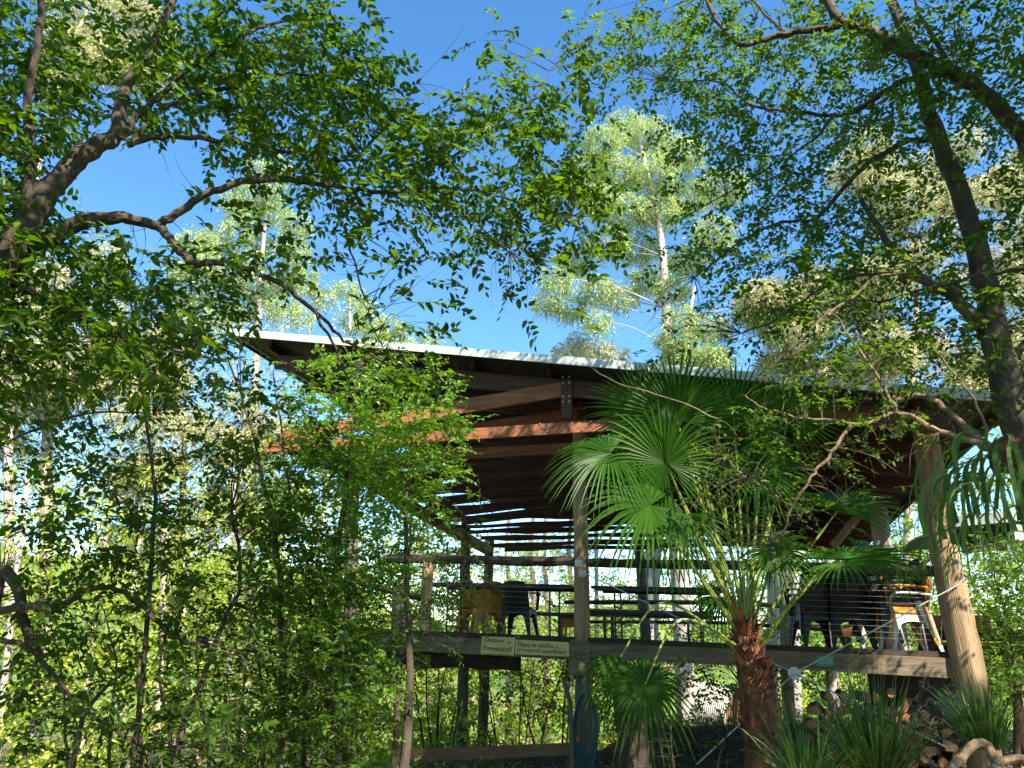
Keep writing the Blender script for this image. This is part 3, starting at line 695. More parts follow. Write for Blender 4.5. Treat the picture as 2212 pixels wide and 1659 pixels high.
for i, (x, y, off) in enumerate(lit_front):
    p = FP(x, y, off*.8); place_log(p+A_*.21, -HB+random.uniform(-.3, .3), random.uniform(-.15, .15), 'pale-ended firewood log tumbled at the front of the heap between the two tussocks', 'firewood logs tumbled at the front of the stack', i)
# driftwood roots bottom right
dw = empty('tree_root', P(2110, 1640, 5.2), 'pale curved exposed tree root on the ground at the lower right', 'root')
m = MB(); m.tube(smooth_path([P(2040, 1672, 5.0), P(2075, 1640, 5.1), P(2105, 1608, 5.2), P(2135, 1612, 5.2), P(2150, 1645, 5.1), P(2200, 1640, 5.1), P(2240, 1655, 5)], 5), [.012, .02]+[.028]*29, 9, True, 0, .12); m.build('main_root', M['log'], dw)
m = MB(); m.tube(smooth_path([P(2150, 1650, 5.1), P(2140, 1690, 4.9), P(2230, 1700, 4.8)], 5), .022, 8, True, 0, .12); m.build('side_root', M['log_grey'], dw)
nb = empty('nest_box', P(2197, 1150, 9.6), 'small white box hanging under the cream roof edge at the right', 'box'); c = P(2197, 1152, 9.6)
m = MB(); m.box(c, B_*.05, A_*.06, UP*.10); m.build('box_body', M['white_plastic'], nb, smooth=False)

# ------------------------------------------------------------------ fan palm
random.seed(21)
palm = empty('fan_palm', gz(P(1650, 1600, 6.3), 0), 'large fan palm with a shaggy reddish trunk and long yellow-green stalks before the pavilion', 'palm')
PY = 6.3
tp = [P(1603, 1340, PY), P(1611, 1385, PY), P(1630, 1460, PY), P(1645, 1560, PY), P(1655, 1700, PY)]; tp.append(gz(tp[-1]))
tpp = smooth_path(tp, 5)
m = MB(); nT = len(tpp); m.tube(tpp, [.045+.105*min(1, i/13) for i in range(nT)], 16, True, 0, .12)
for k in range(340):     # leaf-base scales and fibres
    i = random.uniform(1, nT-3); p = tpp[int(i)].lerp(tpp[int(i)+1], i % 1); r = .04+.105*min(1, i/13); a = random.uniform(0, 6.28)
    o = Vector((math.cos(a), math.sin(a), 0)); sd = Vector((-o.y, o.x, 0)); L = random.uniform(.05, .16); w = random.uniform(.012, .05)
    q0 = p+o*r*.8-UP*L*.3; q1 = q0+o*L*.35+UP*L*.5; q2 = q1+o*L*random.uniform(.0, .5)+UP*L*random.uniform(-.2, .6)+sd*random.uniform(-.03, .03)
    m.add([q0-sd*w, q0+sd*w, q1+sd*w*.7, q1-sd*w*.7, q2, q0-o*.01, q1-o*.012], [(0, 1, 2, 3), (3, 2, 4), (1, 0, 5), (5, 0, 3, 6), (1, 5, 6, 2), (3, 4, 6), (2, 6, 4)], 1 if random.random() < .25 else 0)
for k in range(46):     # old leaf bases round the crown
    i = random.uniform(1, 13); p = tpp[int(i)]; r = .04+.105*min(1, i/13); a = random.uniform(0, 6.28); o = Vector((math.cos(a), math.sin(a), 0)); sd = Vector((-o.y, o.x, 0)); L = random.uniform(.12, .26); w = random.uniform(.02, .04)
    q = [p+o*r*.7, p+o*(r+L*.18)+UP*L*.45, p+o*(r+L*random.uniform(.3, .7))+UP*L*random.uniform(.5, 1)]
    m.ribbon(q, [w*1.3, w, w*.25], sd, mi=1); m.ribbon([v-o*.01-UP*.008 for v in q], [w*1.3, w, w*.25], sd, mi=1)
m.build('trunk', [M['fibre'], M['leafbase']], palm)
def fan(parent, hub, axis, nrm, R, droop=.35, nseg=46, span=2.75, name='frond'):
    axis = axis.normalized(); nrm = (nrm-axis*nrm.dot(axis)).normalized(); sd = axis.cross(nrm)
    vs = []; fs = []
    for k in range(nseg):
        a = -span+2*span*k/(nseg-1); a += random.uniform(-.02, .02)
        d = (axis*math.cos(a)+sd*math.sin(a)).normalized(); tg = (sd*math.cos(a)-axis*math.sin(a)).normalized()
        L = R*(.80+.20*math.cos(a*.55))*random.uniform(.92, 1.05); wmax = L*.42*math.sin(2*span/(nseg-1)/2)*2*1.0
        n = 7; o = len(vs)
        dr = droop*random.uniform(.7, 1.4)
        for i in range(n):
            t = i/(n-1); w = wmax*(t/.42 if t < .42 else max(0, 1-(t-.42)/.58)**.8)+.0008
            c = hub+d*L*t+nrm*.10*L*t*(1-t)-UP*L*dr*max(0, t-.35)**2*1.6
            vs += [c-tg*w/2+nrm*w*.18, c-nrm*w*.12, c+tg*w/2+nrm*w*.18]
        for i in range(n-1):
            q = o+3*i; fs += [(q, q+1, q+4, q+3), (q+1, q+2, q+5, q+4)]
    mb_ = MB(); mb_.add(vs, fs); return mb_.build(name, M['fan'], parent)
def frond(hx, hy, hY, bx, by, R, axis_px, face=0.0, droop=.35, span=2.75, nseg=46, Yb=PY, thick=.011, bow=.06):
    """hub on the picture, base of its stalk, direction the blade points (dx, dy, dY)"""
    by = by+55 if by < 1345 else by+20
    hub = P(hx, hy, hY); b = P(bx+4, by, Yb)
    ax = P(hx+axis_px[0], hy+axis_px[1], hY)-hub; ax.y += axis_px[2]
    view = -hub.normalized()
    nrm = (view*(1-abs(face))+UP*abs(face)+Vector((random.uniform(-.15, .15), 0, random.uniform(-.1, .1)))).normalized()
    f = fan(palm, hub, ax, nrm, R, droop, nseg, span)
    mid = (hub+b)/2+Vector(((hub.x-b.x)*.12, 0, bow+.12*abs(hub.x-b.x)))
    m = MB(); q = smooth_path([b, mid, hub], 7); n = len(q); m.tube(q, [thick*(1.35-.75*i/(n-1)) for i in range(n)], 6, False); m.build('stalk', M['petiole'], f)
frond(1438, 1001, 5.75, 1596, 1290, .64, (-30, -60, -.05), .25, .35, 2.9, 52)
frond(1404, 1092, 5.7, 1592, 1315, .66, (-70, 10, -.1), .35, .55, 2.7, 50)
frond(1318, 980, 5.9, 1590, 1300, .60, (-100, 20, 0), .55, .45, 2.3, 46)
frond(1462, 905, 6.2, 1598, 1280, .70, (-50, -90, 0), .1, .12, 2.3, 46)
frond(1585, 905, 6.4, 1606, 1275, .62, (10, -100, 0), .05, .08, 2.4, 46)
frond(1700, 900, 6.6, 1612, 1280, .58, (60, -80, 0), .15, .15, 2.3, 42)
frond(1390, 890, 6.4, 1598, 1285, .60, (-70, -70, .1), .15, .15, 2.0, 40)
frond(1540, 1000, 6.5, 1604, 1280, .62, (30, -60, .2), .2, .3, 2.4, 44)
frond(1640, 1010, 6.4, 1608, 1285, .56, (80, -20, 0), .3, .3, 2.5, 42)
frond(1822, 1212, 5.7, 1628, 1400, .66, (90, -10, -.1), .72, .15, 2.6, 48, bow=.12)
frond(1808, 1106, 6.3, 1622, 1330, .58, (70, -50, .1), .5, .25, 1.6, 34)
frond(1674, 1190, 6.0, 1615, 1320, .38, (20, 40, -.1), .2, .5, 2.8, 42, bow=.02)
frond(1850, 1190, 6.4, 1625, 1380, .62, (90, 20, 0), .6, .35, 1.5, 30)
frond(1480, 1110, 6.2, 1600, 1310, .50, (-40, 80, 0), .2, .6, 2.0, 36)
frond(1394, 1478, 6.0, 1610, 1390, .46, (-50, 70, -.1), .3, .7, 2.9, 40, bow=.25)
frond(1340, 1420, 6.3, 1606, 1400, .42, (-30, 90, 0), .25, .8, 1.3, 24, bow=.3)
frond(1560, 1290, 6.9, 1606, 1340, .36, (-60, 60, 0), .3, .8, 1.7, 28, bow=.05)
for k in range(9):   # extra bare stalks to fronds hidden in the crown
    hx = 1480+k*24+random.uniform(-10, 10); frond(hx, 960+random.uniform(-30, 60), 6.35+.05*k, 1598+k*2.2, 1300+random.uniform(-10, 40), .42, (random.uniform(-40, 40), -70, .2), .3, .4, 1.5, 24, bow=.02)

# a darker young palm in the shade under the deck
pal2 = empty('young_fan_palm', gz(P(1360, 1640, 8.2), 0), 'dark shaded trunk of a smaller fan palm behind the drooping fronds below the deck', 'palm')
m = MB(); q = [P(1350, 1440, 8.2), P(1362, 1550, 8.2), P(1370, 1650, 8.2)]; q.append(gz(q[-1])); m.tube(smooth_path(q, 4), .16, 12, True, 0, .15)
m.build('trunk', M['log_dark'], pal2)
m = MB(); q = [P(1405, 1440, 8.4), P(1412, 1550, 8.4), P(1415, 1650, 8.4)]; q.append(gz(q[-1])); m.tube(smooth_path(q, 4), .10, 12, True, 0, .15)
m.build('side_stem', M['log_dark'], pal2)

# ------------------------------------------------------------------ strap-leaved plants
def tussock(px, py, Y, n, L, spread, label, seed):
    random.seed(seed); b = P(px, py, Y); g = Vector((b.x, b.y, min(b.z, ground_z(b.x, b.y)+.35)))
    e = empty('grass_tussock', b, label, 'grass clump', 'strap-leaved tussocks'); m = MB()
    for k in range(n):
        a = random.uniform(0, 6.28); r = random.random()**.7*spread; o = Vector((math.cos(a), math.sin(a), 0)); sd = Vector((-o.y, o.x, 0))
        if random.random() < .5: sd = Vector((1, .2, 0)).normalized()
        l = L*random.uniform(.5, 1.1); st = b+o*random.uniform(0, .12)-UP*.05; pts = []; w = []
        for i in range(7):
            t = i/6; pts.append(st+o*r*l*t+UP*l*(t*(1-.35*r*t))-UP*l*r*.35*t**3); w.append(.010*(1-t**2.2)+.0012)
        m.ribbon(pts, w, sd)
    m.build('blades', M['grass'], e); return e
tussock(1895, 1680, 5.1, 330, .80, .85, 'large dark tussock of strap leaves at the bottom, right of the palm trunk', 3)
tussock(2125, 1600, 5.6, 300, .52, .6, 'smaller tussock of strap leaves in front of the right post', 4)
tussock(1740, 1690, 4.9, 160, .55, .9, 'low arching tussock against the foot of the palm trunk', 5)
# staghorn fern hanging in the right tree
random.seed(9)
sg = empty('staghorn_fern', P(2180, 985, 4.3), 'staghorn fern with drooping forked fronds hanging from the right tree', 'fern')
m = MB(); m.tube(smooth_path([P(2150, 960, 4.5), P(2190, 985, 4.5), P(2240, 1000, 4.5)], 4), [.06, .1, .12, .14, .14, .14, .12, .1, .08], 10, True, 0, .25); m.build('root_mass', M['fibre'], sg)
m = MB()
for k in range(80):
    hx, hy = random.uniform(2125, 2225), random.uniform(935, 1060); st = P(hx, hy, 4.35+random.uniform(-.15, .25))
    dx = (hx-2180)/55+random.uniform(-.7, .7); L = random.uniform(.2, .6)
    o = Vector((dx, random.uniform(-.9, .3), 0)); o.normalize(); sd = Vector((-o.y, o.x, 0)); sd = (sd+Vector((.6, 0, 0))).normalized()
    def strap(st, o, up, L, w0, w1, depth):
        pts = []; w = []; n = 9; wv = random.uniform(-1, 1); ph = random.uniform(0, 6)
        for i in range(n):
            t = i/(n-1); pts.append(st+o*L*.75*math.sin(t*1.7)+sd*L*.10*wv*math.sin(t*5+ph)+UP*(up*L*t-L*(.2+.75)*t*t)); w.append(w0+(w1-w0)*t)
        m.ribbon(pts, w, (sd+Vector((random.uniform(-.3, .3), random.uniform(-.3, .3), random.uniform(-.3, .3)))).normalized())
        if depth:
            for sgn in (-1, 1): strap(pts[-1], (o+sd*sgn*.6).normalized(), -.1, L*random.uniform(.35, .55), w1*.7, .003, 0)
    strap(st, o, random.uniform(.0, .45), L, .010, random.uniform(.02, .038), 1)
m.build('fronds', M['staghorn'], sg)

# ------------------------------------------------------------------ near trees
random.seed(31)
LT = empty('leaning_tree', gz(P(-60, 900, 4.6), 0), 'large leafy tree leaning in from the left edge with arching mossy branches', 'tree')
m = MB(); LIM = []
LIM.append(limb(m, [(x, y, Y*.8) for x, y, Y in [(-220, 1700, 4.4), (-180, 1200, 4.5), (-120, 800, 4.6), (-20, 610, 4.7), (45, 565, 4.8)]], 0.1600, 0.0720, 14))
LIM.append(limb(m, [(x, y, Y*.8) for x, y, Y in [(20, 588, 4.75), (60, 545, 4.8), (120, 510, 4.85), (185, 478, 4.9), (240, 468, 4.95), (290, 474, 5), (345, 491, 5)]], 0.0600, 0.0288, 12))
LIM.append(limb(m, [(x, y, Y*.8) for x, y, Y in [(340, 492, 5), (365, 470, 5), (420, 435, 5.05), (500, 400, 5.1), (600, 386, 5.2), (690, 396, 5.3), (780, 411, 5.4), (850, 416, 5.4), (930, 408, 5.5), (1000, 408, 5.5), (1060, 422, 5.6), (1150, 446, 5.7), (1250, 470, 5.8)]], 0.0288, 0.0048, 10))
LIM.append(limb(m, [(x, y, Y*.8) for x, y, Y in [(343, 492, 5), (375, 525, 5), (400, 560, 5.05), (430, 570, 5.1), (500, 572, 5.2), (560, 590, 5.3), (640, 640, 5.4), (700, 690, 5.5), (740, 735, 5.6), (800, 765, 5.7), (860, 815, 5.8)]], 0.0288, 0.0056, 10))
LIM.append(limb(m, [(x, y, Y*.8) for x, y, Y in [(680, 670, 5.45), (715, 740, 5.5), (745, 800, 5.6), (770, 880, 5.7)]], 0.0112, 0.0040, 7))
LIM.append(limb(m, [(x, y, Y*.8) for x, y, Y in [(905, 413, 5.45), (960, 440, 5.5), (1010, 470, 5.5), (1050, 500, 5.5), (1100, 545, 5.5)]], 0.0128, 0.0032, 7))
LIM.append(limb(m, [(x, y, Y*.8) for x, y, Y in [(740, 402, 5.3), (780, 470, 5.4), (800, 520, 5.45)]], 0.0096, 0.0032, 6))
LIM.append(limb(m, [(x, y, Y*.8) for x, y, Y in [(745, 500, 5.4), (765, 560, 5.4), (785, 640, 5.5), (800, 700, 5.5), (830, 760, 5.6)]], 0.0080, 0.0032, 6))
LIM.append(limb(m, [(x, y, Y*.8) for x, y, Y in [(-60, 700, 4.5), (60, 480, 4.6), (150, 360, 4.7), (200, 320, 4.75), (245, 300, 4.8), (262, 240, 4.8), (272, 190, 4.9), (330, 90, 5), (380, -20, 5.1)]], 0.0800, 0.0200, 12))
LIM.append(limb(m, [(x, y, Y*.8) for x, y, Y in [(262, 300, 4.8), (300, 250, 4.85), (340, 210, 4.9), (450, 120, 5), (560, 60, 5.2), (700, 30, 5.4)]], 0.0272, 0.0080, 9))
LIM.append(limb(m, [(x, y, Y*.8) for x, y, Y in [(280, 312, 4.8), (320, 270, 4.9), (360, 230, 4.95), (520, 180, 5.1), (660, 160, 5.3), (820, 180, 5.5)]], 0.0240, 0.0064, 9))
LIM.append(limb(m, [(x, y, Y*.8) for x, y, Y in [(280, 305, 4.8), (350, 298, 4.9), (430, 300, 4.95), (520, 310, 5.1), (640, 330, 5.2), (760, 350, 5.4), (900, 330, 5.5), (1040, 300, 5.6), (1130, 240, 5.7), (1200, 140, 5.8)]], 0.0208, 0.0040, 8))
LIM.append(limb(m, [(x, y, Y*.8) for x, y, Y in [(760, 350, 5.4), (860, 250, 5.5), (900, 180, 5.6)]], 0.0096, 0.0032, 6))
LIM.append(limb(m, [(x, y, Y*.8) for x, y, Y in [(20, 600, 4.7), (60, 420, 4.6), (60, 250, 4.5), (80, 80, 4.4), (90, -80, 4.3)]], 0.0360, 0.0160, 9))
LIM.append(limb(m, [(x, y, Y*.8) for x, y, Y in [(30, 610, 4.7), (120, 660, 4.8), (260, 720, 5), (400, 760, 5.2)]], 0.0280, 0.0064, 8))
LROWS = [
 '776434688888887200000000000', '776434788888887500001220230', '886333788888888730002320330', '886446788888888760003542350',
 '887545788888888876355566540', '886422466788888888888887410', '884000024568888888888887300', '883000013336677888888888862',
 '883000000012334556788888873', '874000000123234433454555254', '876554000233232112235434341', '877776545443332111233212230',
 '776665666642100121212211110', '776665555421000132210111000', '776665555210000134200000000', '665554444100000033400000000', '554444333100000023300000000']
def YL(x, y): return 3.92+max(0, x)/1300*.64, .42
C1, S1 = map_cells(LROWS, 0, 0, 50, YL, 15)
xs_ = rng.uniform(-260, 0, 900); S1b = np.array([tuple(P(x, rng.uniform(-100, 900), rng.uniform(3.3, 4.4))) for x in xs_])
connect(m, C1, LIM, .5, .0034, 1.3)
m.build('trunk', M['bark_mossy'], LT)
S1 = np.concatenate([S1, S1b]); ch = sprays(S1, randdir(len(S1), .45)+np.array([[.35, 0, -.1]]), 9, .23, .076, .037)
np_mesh('crown', LT, ch, [M['leaf_left'], M['twig']])

RT = empty('forked_tree', gz(P(2330, 1300, 5.6), 0), 'tall forked tree at the right with a rough brown trunk and fine leaves overhead', 'tree')
m = MB(); RI = []
RI.append(limb(m, [(2330, 1700, 5.3), (2290, 1300, 5.4), (2240, 1050, 5.5), (2205, 940, 5.5), (2165, 790, 5.5), (2135, 650, 5.6), (2105, 520, 5.7), (2060, 380, 5.8), (2015, 270, 5.9), (1990, 170, 6.0), (1950, 60, 6.1), (1900, -60, 6.2)], .15, .045, 14))
RI.append(limb(m, [(2330, 520, 5.3), (2260, 370, 5.4), (2212, 300, 5.4), (2140, 215, 5.5), (2060, 160, 5.55), (1950, 110, 5.6), (1870, 62, 5.7), (1820, 50, 5.75), (1790, 10, 5.8), (1760, -60, 5.8)], .085, .04, 14))
RI.append(limb(m, [(1850, 55, 5.7), (1790, 60, 5.8), (1700, 72, 5.9), (1640, 90, 6), (1600, 98, 6), (1560, 60, 6.1), (1520, -10, 6.2)], .040, .018, 9))
RI.append(limb(m, [(2080, 160, 5.6), (1990, 165, 5.7), (1910, 200, 5.8), (1850, 240, 5.9), (1790, 250, 6), (1700, 240, 6.1), (1620, 225, 6.2), (1560, 180, 6.3), (1440, 175, 6.4)], .032, .007, 9))
RI.append(limb(m, [(1800, 248, 5.95), (1760, 300, 6), (1700, 340, 6.1), (1600, 400, 6.3), (1480, 470, 6.5)], .016, .005, 7))
RI.append(limb(m, [(2030, 302, 5.9), (1960, 305, 5.95), (1880, 350, 6), (1820, 410, 6.1), (1760, 475, 6.2), (1690, 480, 6.3), (1600, 520, 6.4), (1500, 600, 6.6)], .034, .007, 9))
RI.append(limb(m, [(2125, 710, 5.5), (2060, 640, 5.6), (2000, 610, 5.7), (1960, 570, 5.75), (1915, 520, 5.8), (1860, 430, 6)], .062, .022, 10))
RI.append(limb(m, [(2030, 618, 5.65), (1960, 596, 5.8), (1880, 592, 5.9), (1780, 620, 6), (1680, 690, 6.2), (1600, 720, 6.3)], .022, .006, 8))
RI.append(limb(m, [(2330, 560, 5.0), (2212, 580, 5.2), (2100, 600, 5.4), (2000, 625, 5.5), (1900, 652, 5.6), (1850, 648, 5.6)], .020, .007, 8))
RI.append(limb(m, [(1930, 110, 5.6), (1960, 60, 5.7), (2020, 20, 5.8)], .016, .006, 7))
RI.append(limb(m, [(2090, 190, 5.6), (2000, 60, 5.9), (1960, -40, 6)], .028, .012, 8))
RI.append(limb(m, [(2160, 800, 5.5), (2250, 700, 5.6), (2330, 560, 5.8)], .04, .02, 8))
RI.append(limb(m, [(1700, 72, 5.9), (1640, 20, 6), (1600, -30, 6)], .018, .01, 7))
RROWS = ['03578888888888888888', '13678888888888888888', '03567888888888888888', '03446788888888888887', '01234688888788776656', '00012567888887765455',
 '00002566788887653444', '00001456778887654445', '00001446678876654446', '00002556778877754456', '00002455677887664557', '00002344578877664557',
 '00001334567776665557', '00001223466665555557', '00011122334555555555', '00021101123445555544', '00000000012343333332']
def YR(x, y): return 6.5-(max(0, x-1500))/700*.8, .75
C2, S2 = map_cells(RROWS, 1225, 0, 50, YR, 9)
connect(m, C2, RI, .6, .0042, 1.9)
m.build('trunk', M['bark'], RT)
xs_ = rng.uniform(2225, 2500, 700); S2b = np.array([tuple(P(x, rng.uniform(-100, 900), rng.uniform(5, 7))) for x in xs_])
S2 = np.concatenate([S2, S2b])
np_mesh('crown', RT, sprays(S2, randdir(len(S2), .5)+np.array([[-.3, 0, -.1]]), 9, .28, .072, .039), [M['leaf_right'], M['twig']])

# the pale-barked shrub in front of the roof
random.seed(41)
PS = empty('pale_barked_shrub', gz(P(2200, 1000, 4.9), 0), 'straggly shrub with thin pale branches reaching left across the palm and roof', 'shrub')
m = MB(); SI = []
SI.append(limb(m, [(2260, 1010, 4.8), (2140, 968, 4.9), (2103, 958, 4.95), (2028, 931, 5.0), (1980, 906, 5.05), (1935, 890, 5.1)], .028, .018, 9))
SI.append(limb(m, [(1935, 890, 5.1), (1905, 825, 5.1), (1863, 769, 5.15), (1830, 720, 5.2), (1788, 680, 5.2), (1700, 760, 5.3), (1640, 820, 5.4)], .014, .005, 8))
SI.append(limb(m, [(1788, 682, 5.2), (1850, 635, 5.2), (1890, 600, 5.2), (1960, 590, 5.3)], .014, .006, 7))
SI.append(limb(m, [(1935, 890, 5.1), (1890, 908, 5.1), (1848, 914, 5.1), (1758, 907, 5.2), (1700, 895, 5.2), (1653, 883, 5.2), (1610, 855, 5.3)], .015, .004, 7))
SI.append(limb(m, [(1842, 917, 5.1), (1797, 979, 5.1), (1770, 1010, 5.1), (1752, 1033, 5.1), (1713, 1099, 5.1), (1690, 1160, 5.1)], .014, .008, 8))
SI.append(limb(m, [(2140, 965, 4.9), (2110, 880, 4.9), (2070, 820, 4.95), (2020, 760, 5)], .013, .005, 7))
SI.append(limb(m, [(1715, 1095, 5.1), (1640, 1050, 5.1), (1590, 1010, 5.2), (1560, 985, 5.2)], .008, .003, 6))
SI.append(limb(m, [(2150, 975, 5.1), (2080, 920, 5.2), (2040, 880, 5.3), (1985, 855, 5.4), (1930, 870, 5.5)], .028, .018, 9))
SI.append(limb(m, [(1550, 905, 5.4), (1450, 860, 5.5), (1330, 825, 5.6), (1270, 790, 5.6)], .006, .003, 5))
SROWS = ['000000000000000000000', '000000000012334443200', '000000000124555543210', '000000001345666544320', '000000012356665544220', '000001124555554432100', '000002345555443322100', '000003455544432211000',
         '000003444554321100000', '000003443443210000000', '000002443332100000000', '000001332321000000000', '000000121210000000000']
C3, S3 = map_cells(SROWS, 1250, 650, 45, lambda x, y: (5.15, .35), 8.5)
connect(m, C3, SI, .7, .003, 1.2)
m.build('branches', M['bark_pale'], PS)
np_mesh('crown', PS, sprays(S3, randdir(len(S3), .5)+np.array([[-.4, 0, 0]]), 8, .2, .050, .026), [M['leaf_right'], M['twig']])

# left thicket: dark twiggy small trees
random.seed(51)
def ctree(name, label, cat, rows, x0, y0, cell, Yf, k, limbs, mat, bark, spray, prob=.6, r=.004, bias=(0, 0, 0), ref=5.0, group=None, maxd=1.6, foot=None):
    e = empty(name, gz(P(*foot), 0) if foot else gz(P(*limbs[0][0][0]), 0), label, cat, group); m = MB(); LI = []
    for pts, ra_, rb_ in limbs: LI.append(limb(m, pts, ra_, rb_, 8))
    C, S = map_cells(rows, x0, y0, cell, Yf, k, ref)
    connect(m, C, LI, prob, r, maxd); m.build('trunk', M[bark], e)
    n, ln, L, W = spray
    np_mesh('crown', e, sprays(S, randdir(len(S), .5)+np.array([bias]), n, ln, L, W), [M[mat], M['twig']]); return e
ctree('thicket_tree', 'tangled small tree filling the left side with crooked dark branches', 'tree',
 ['2222233322000000', '5655555544100000', '5555566652100000', '4545666664100000', '4444555665200000', '4434444555432100', '3333344455444400', '2333233344454430', '4554444444444440', '5666654455555400', '4555555555555500', '3455555554555540',
  '3444554454455540', '2343444444455540', '3444344444455540', '3443444444444540', '4443344444445550', '4443334434445550', '4444434443445554', '3444443434445554', '3334434443445554', '3344344434444454', '3444444444444454'],
 0, 560, 50, lambda x, y: (6.0+.0006*x, 1.0), 10,
 [([(-40, 1700, 5.6), (-30, 1500, 5.6), (0, 1240, 5.6), (40, 1290, 5.6), (60, 1370, 5.6), (85, 1430, 5.6)], .055, .03),
  ([(-30, 1325, 5.5), (60, 1312, 5.5), (130, 1308, 5.5), (180, 1280, 5.6), (240, 1270, 5.7), (300, 1300, 5.8), (345, 1350, 5.8), (390, 1380, 5.9), (425, 1392, 5.9), (450, 1375, 6)], .028, .015),
  ([(-20, 1375, 5.5), (60, 1400, 5.5), (110, 1450, 5.5), (180, 1530, 5.6), (250, 1580, 5.6), (320, 1620, 5.7)], .02, .011),
  ([(370, 1660, 6.0), (400, 1560, 6.1), (450, 1440, 6.2), (480, 1350, 6.2), (520, 1250, 6.3), (500, 1100, 6.3)], .03, .012),
  ([(280, 1750, 6.0), (330, 1200, 6.2), (330, 1000, 6.3), (300, 800, 6.4), (280, 650, 6.4)], .025, .006),
  ([(600, 1750, 6.8), (610, 1400, 6.8), (600, 1200, 6.8), (560, 1000, 6.8), (520, 850, 6.7)], .045, .008),
  ([(150, 1750, 6.0), (180, 1550, 6), (270, 1450, 6.1)], .025, .012),
  ([(0, 960, 5.6), (90, 925, 5.7), (200, 890, 5.8), (330, 895, 6)], .014, .006)],
 'leaf_thicket', 'bark', (8, .24, .076, .038), .5, .004, (.3, 0, -.1), maxd=2.0, foot=(-40, 1700, 5.6))
# bright leafy shrub at the left corner of the pavilion
ctree('leafy_climber', 'bright green leafy shrub growing up past the left corner of the roof', 'shrub',
 ['0003322100', '0025543331', '0436666655', '0356777776', '0067788877', '0257788887', '0466788876', '4566778875', '4566667540', '4556666410', '3455556300', '3455555310', '2345554100', '1234443000', '1234443000', '1233334000', '1223344000', '0223333000', '0122223000'],
 540, 720, 46, lambda x, y: (7.0+.0005*(x-600), .6), 14,
 [([(700, 1750, 7.2), (715, 1400, 7.2), (735, 1150, 7.1), (760, 950, 7.0), (770, 800, 7)], .05, .010),
  ([(720, 1350, 7.2), (640, 1150, 7.1), (610, 950, 7.0), (590, 800, 7)], .02, .006),
  ([(870, 1700, 7.0), (885, 1500, 7.0), (880, 1300, 7.0), (875, 1100, 7.0), (890, 950, 7)], .045, .010),
  ([(875, 1200, 7.0), (930, 1100, 7.0), (970, 950, 7)], .010, .003)],
 'leaf_bright', 'bark', (9, .21, .062, .031), .6, .0038, (.1, -.1, .1), maxd=2.0)
ctree('feathery_sapling', 'slender sapling with drooping feathery leaves before the left end of the deck', 'sapling',
 ['0000012320', '0000122221', '0000001121', '0001122332', '0012234544', '0012345553', '0123344320', '2334344200', '3344433000', '3444322000', '2333210000', '1222100000'],
 640, 1080, 42, lambda x, y: (7.7, .4), 7.0,
 [([(850, 1750, 7.8), (858, 1500, 7.8), (872, 1350, 7.8), (885, 1200, 7.8), (890, 1100, 7.8)], .036, .008),
  ([(872, 1360, 7.8), (930, 1300, 7.7), (1000, 1240, 7.7)], .010, .003), ([(860, 1480, 7.8), (800, 1420, 7.7), (740, 1380, 7.7)], .012, .004)],
 'leaf_thicket', 'bark', (11, .24, .055, .018), .7, .003, (.2, -.1, -.25))
ctree('dark_understorey_shrub', 'shaded leafy shrub below the deck at the left corner of the pavilion', 'shrub',
 ['0345544200', '3456665433', '4567765433', '4567665432', '3456655321', '3455554310', '3455544310', '3454544200', '3444443200', '3444443200'],
 480, 1260, 44, lambda x, y: (7.8, .8), 7,
 [([(745, 1750, 8.2), (750, 1550, 8.2), (730, 1400, 8.1), (690, 1300, 8.0)], .05, .012), ([(640, 1750, 7.6), (660, 1550, 7.6), (640, 1350, 7.6)], .03, .008), ([(560, 1750, 7.6), (575, 1600, 7.6), (560, 1400, 7.6)], .025, .008)],
 'leaf_thicket', 'bark', (9, .22, .056, .024), .6)
ctree('broadleaf_weed', 'leafy weed with upright stems at the foot of the palm, below the deck', 'plant',
 ['0011100', '0110000', '0110000', '0110000', '0120000', '1120011', '1220122'],
 1360, 1430, 34, lambda x, y: (6.6, .3), 2.6,
 [([(1470, 1750, 6.6), (1450, 1600, 6.6), (1440, 1450, 6.6)], .012, .003), ([(1540, 1750, 6.5), (1560, 1620, 6.5), (1590, 1500, 6.5)], .012, .003)],
 'leaf_thicket', 'bark', (7, .2, .075, .034), .7, .003)
ctree('roadside_shrub', 'dense green shrub on the right edge beyond the leaning post', 'shrub',
 ['0045677', '0356777', '0467888', '0467888', '0356788', '0456788', '0467888', '0467888', '0366788', '0145666'],
 2030, 1150, 36, lambda x, y: (10.3-.002*(x-2030), .7), 5,
 [([(2200, 1700, 10), (2190, 1400, 10), (2150, 1250, 10.2)], .05, .01), ([(2200, 1500, 10), (2240, 1250, 10)], .03, .01)],
 'leaf_bush_dark', 'bark', (9, .26, .07, .032), .5, .004)

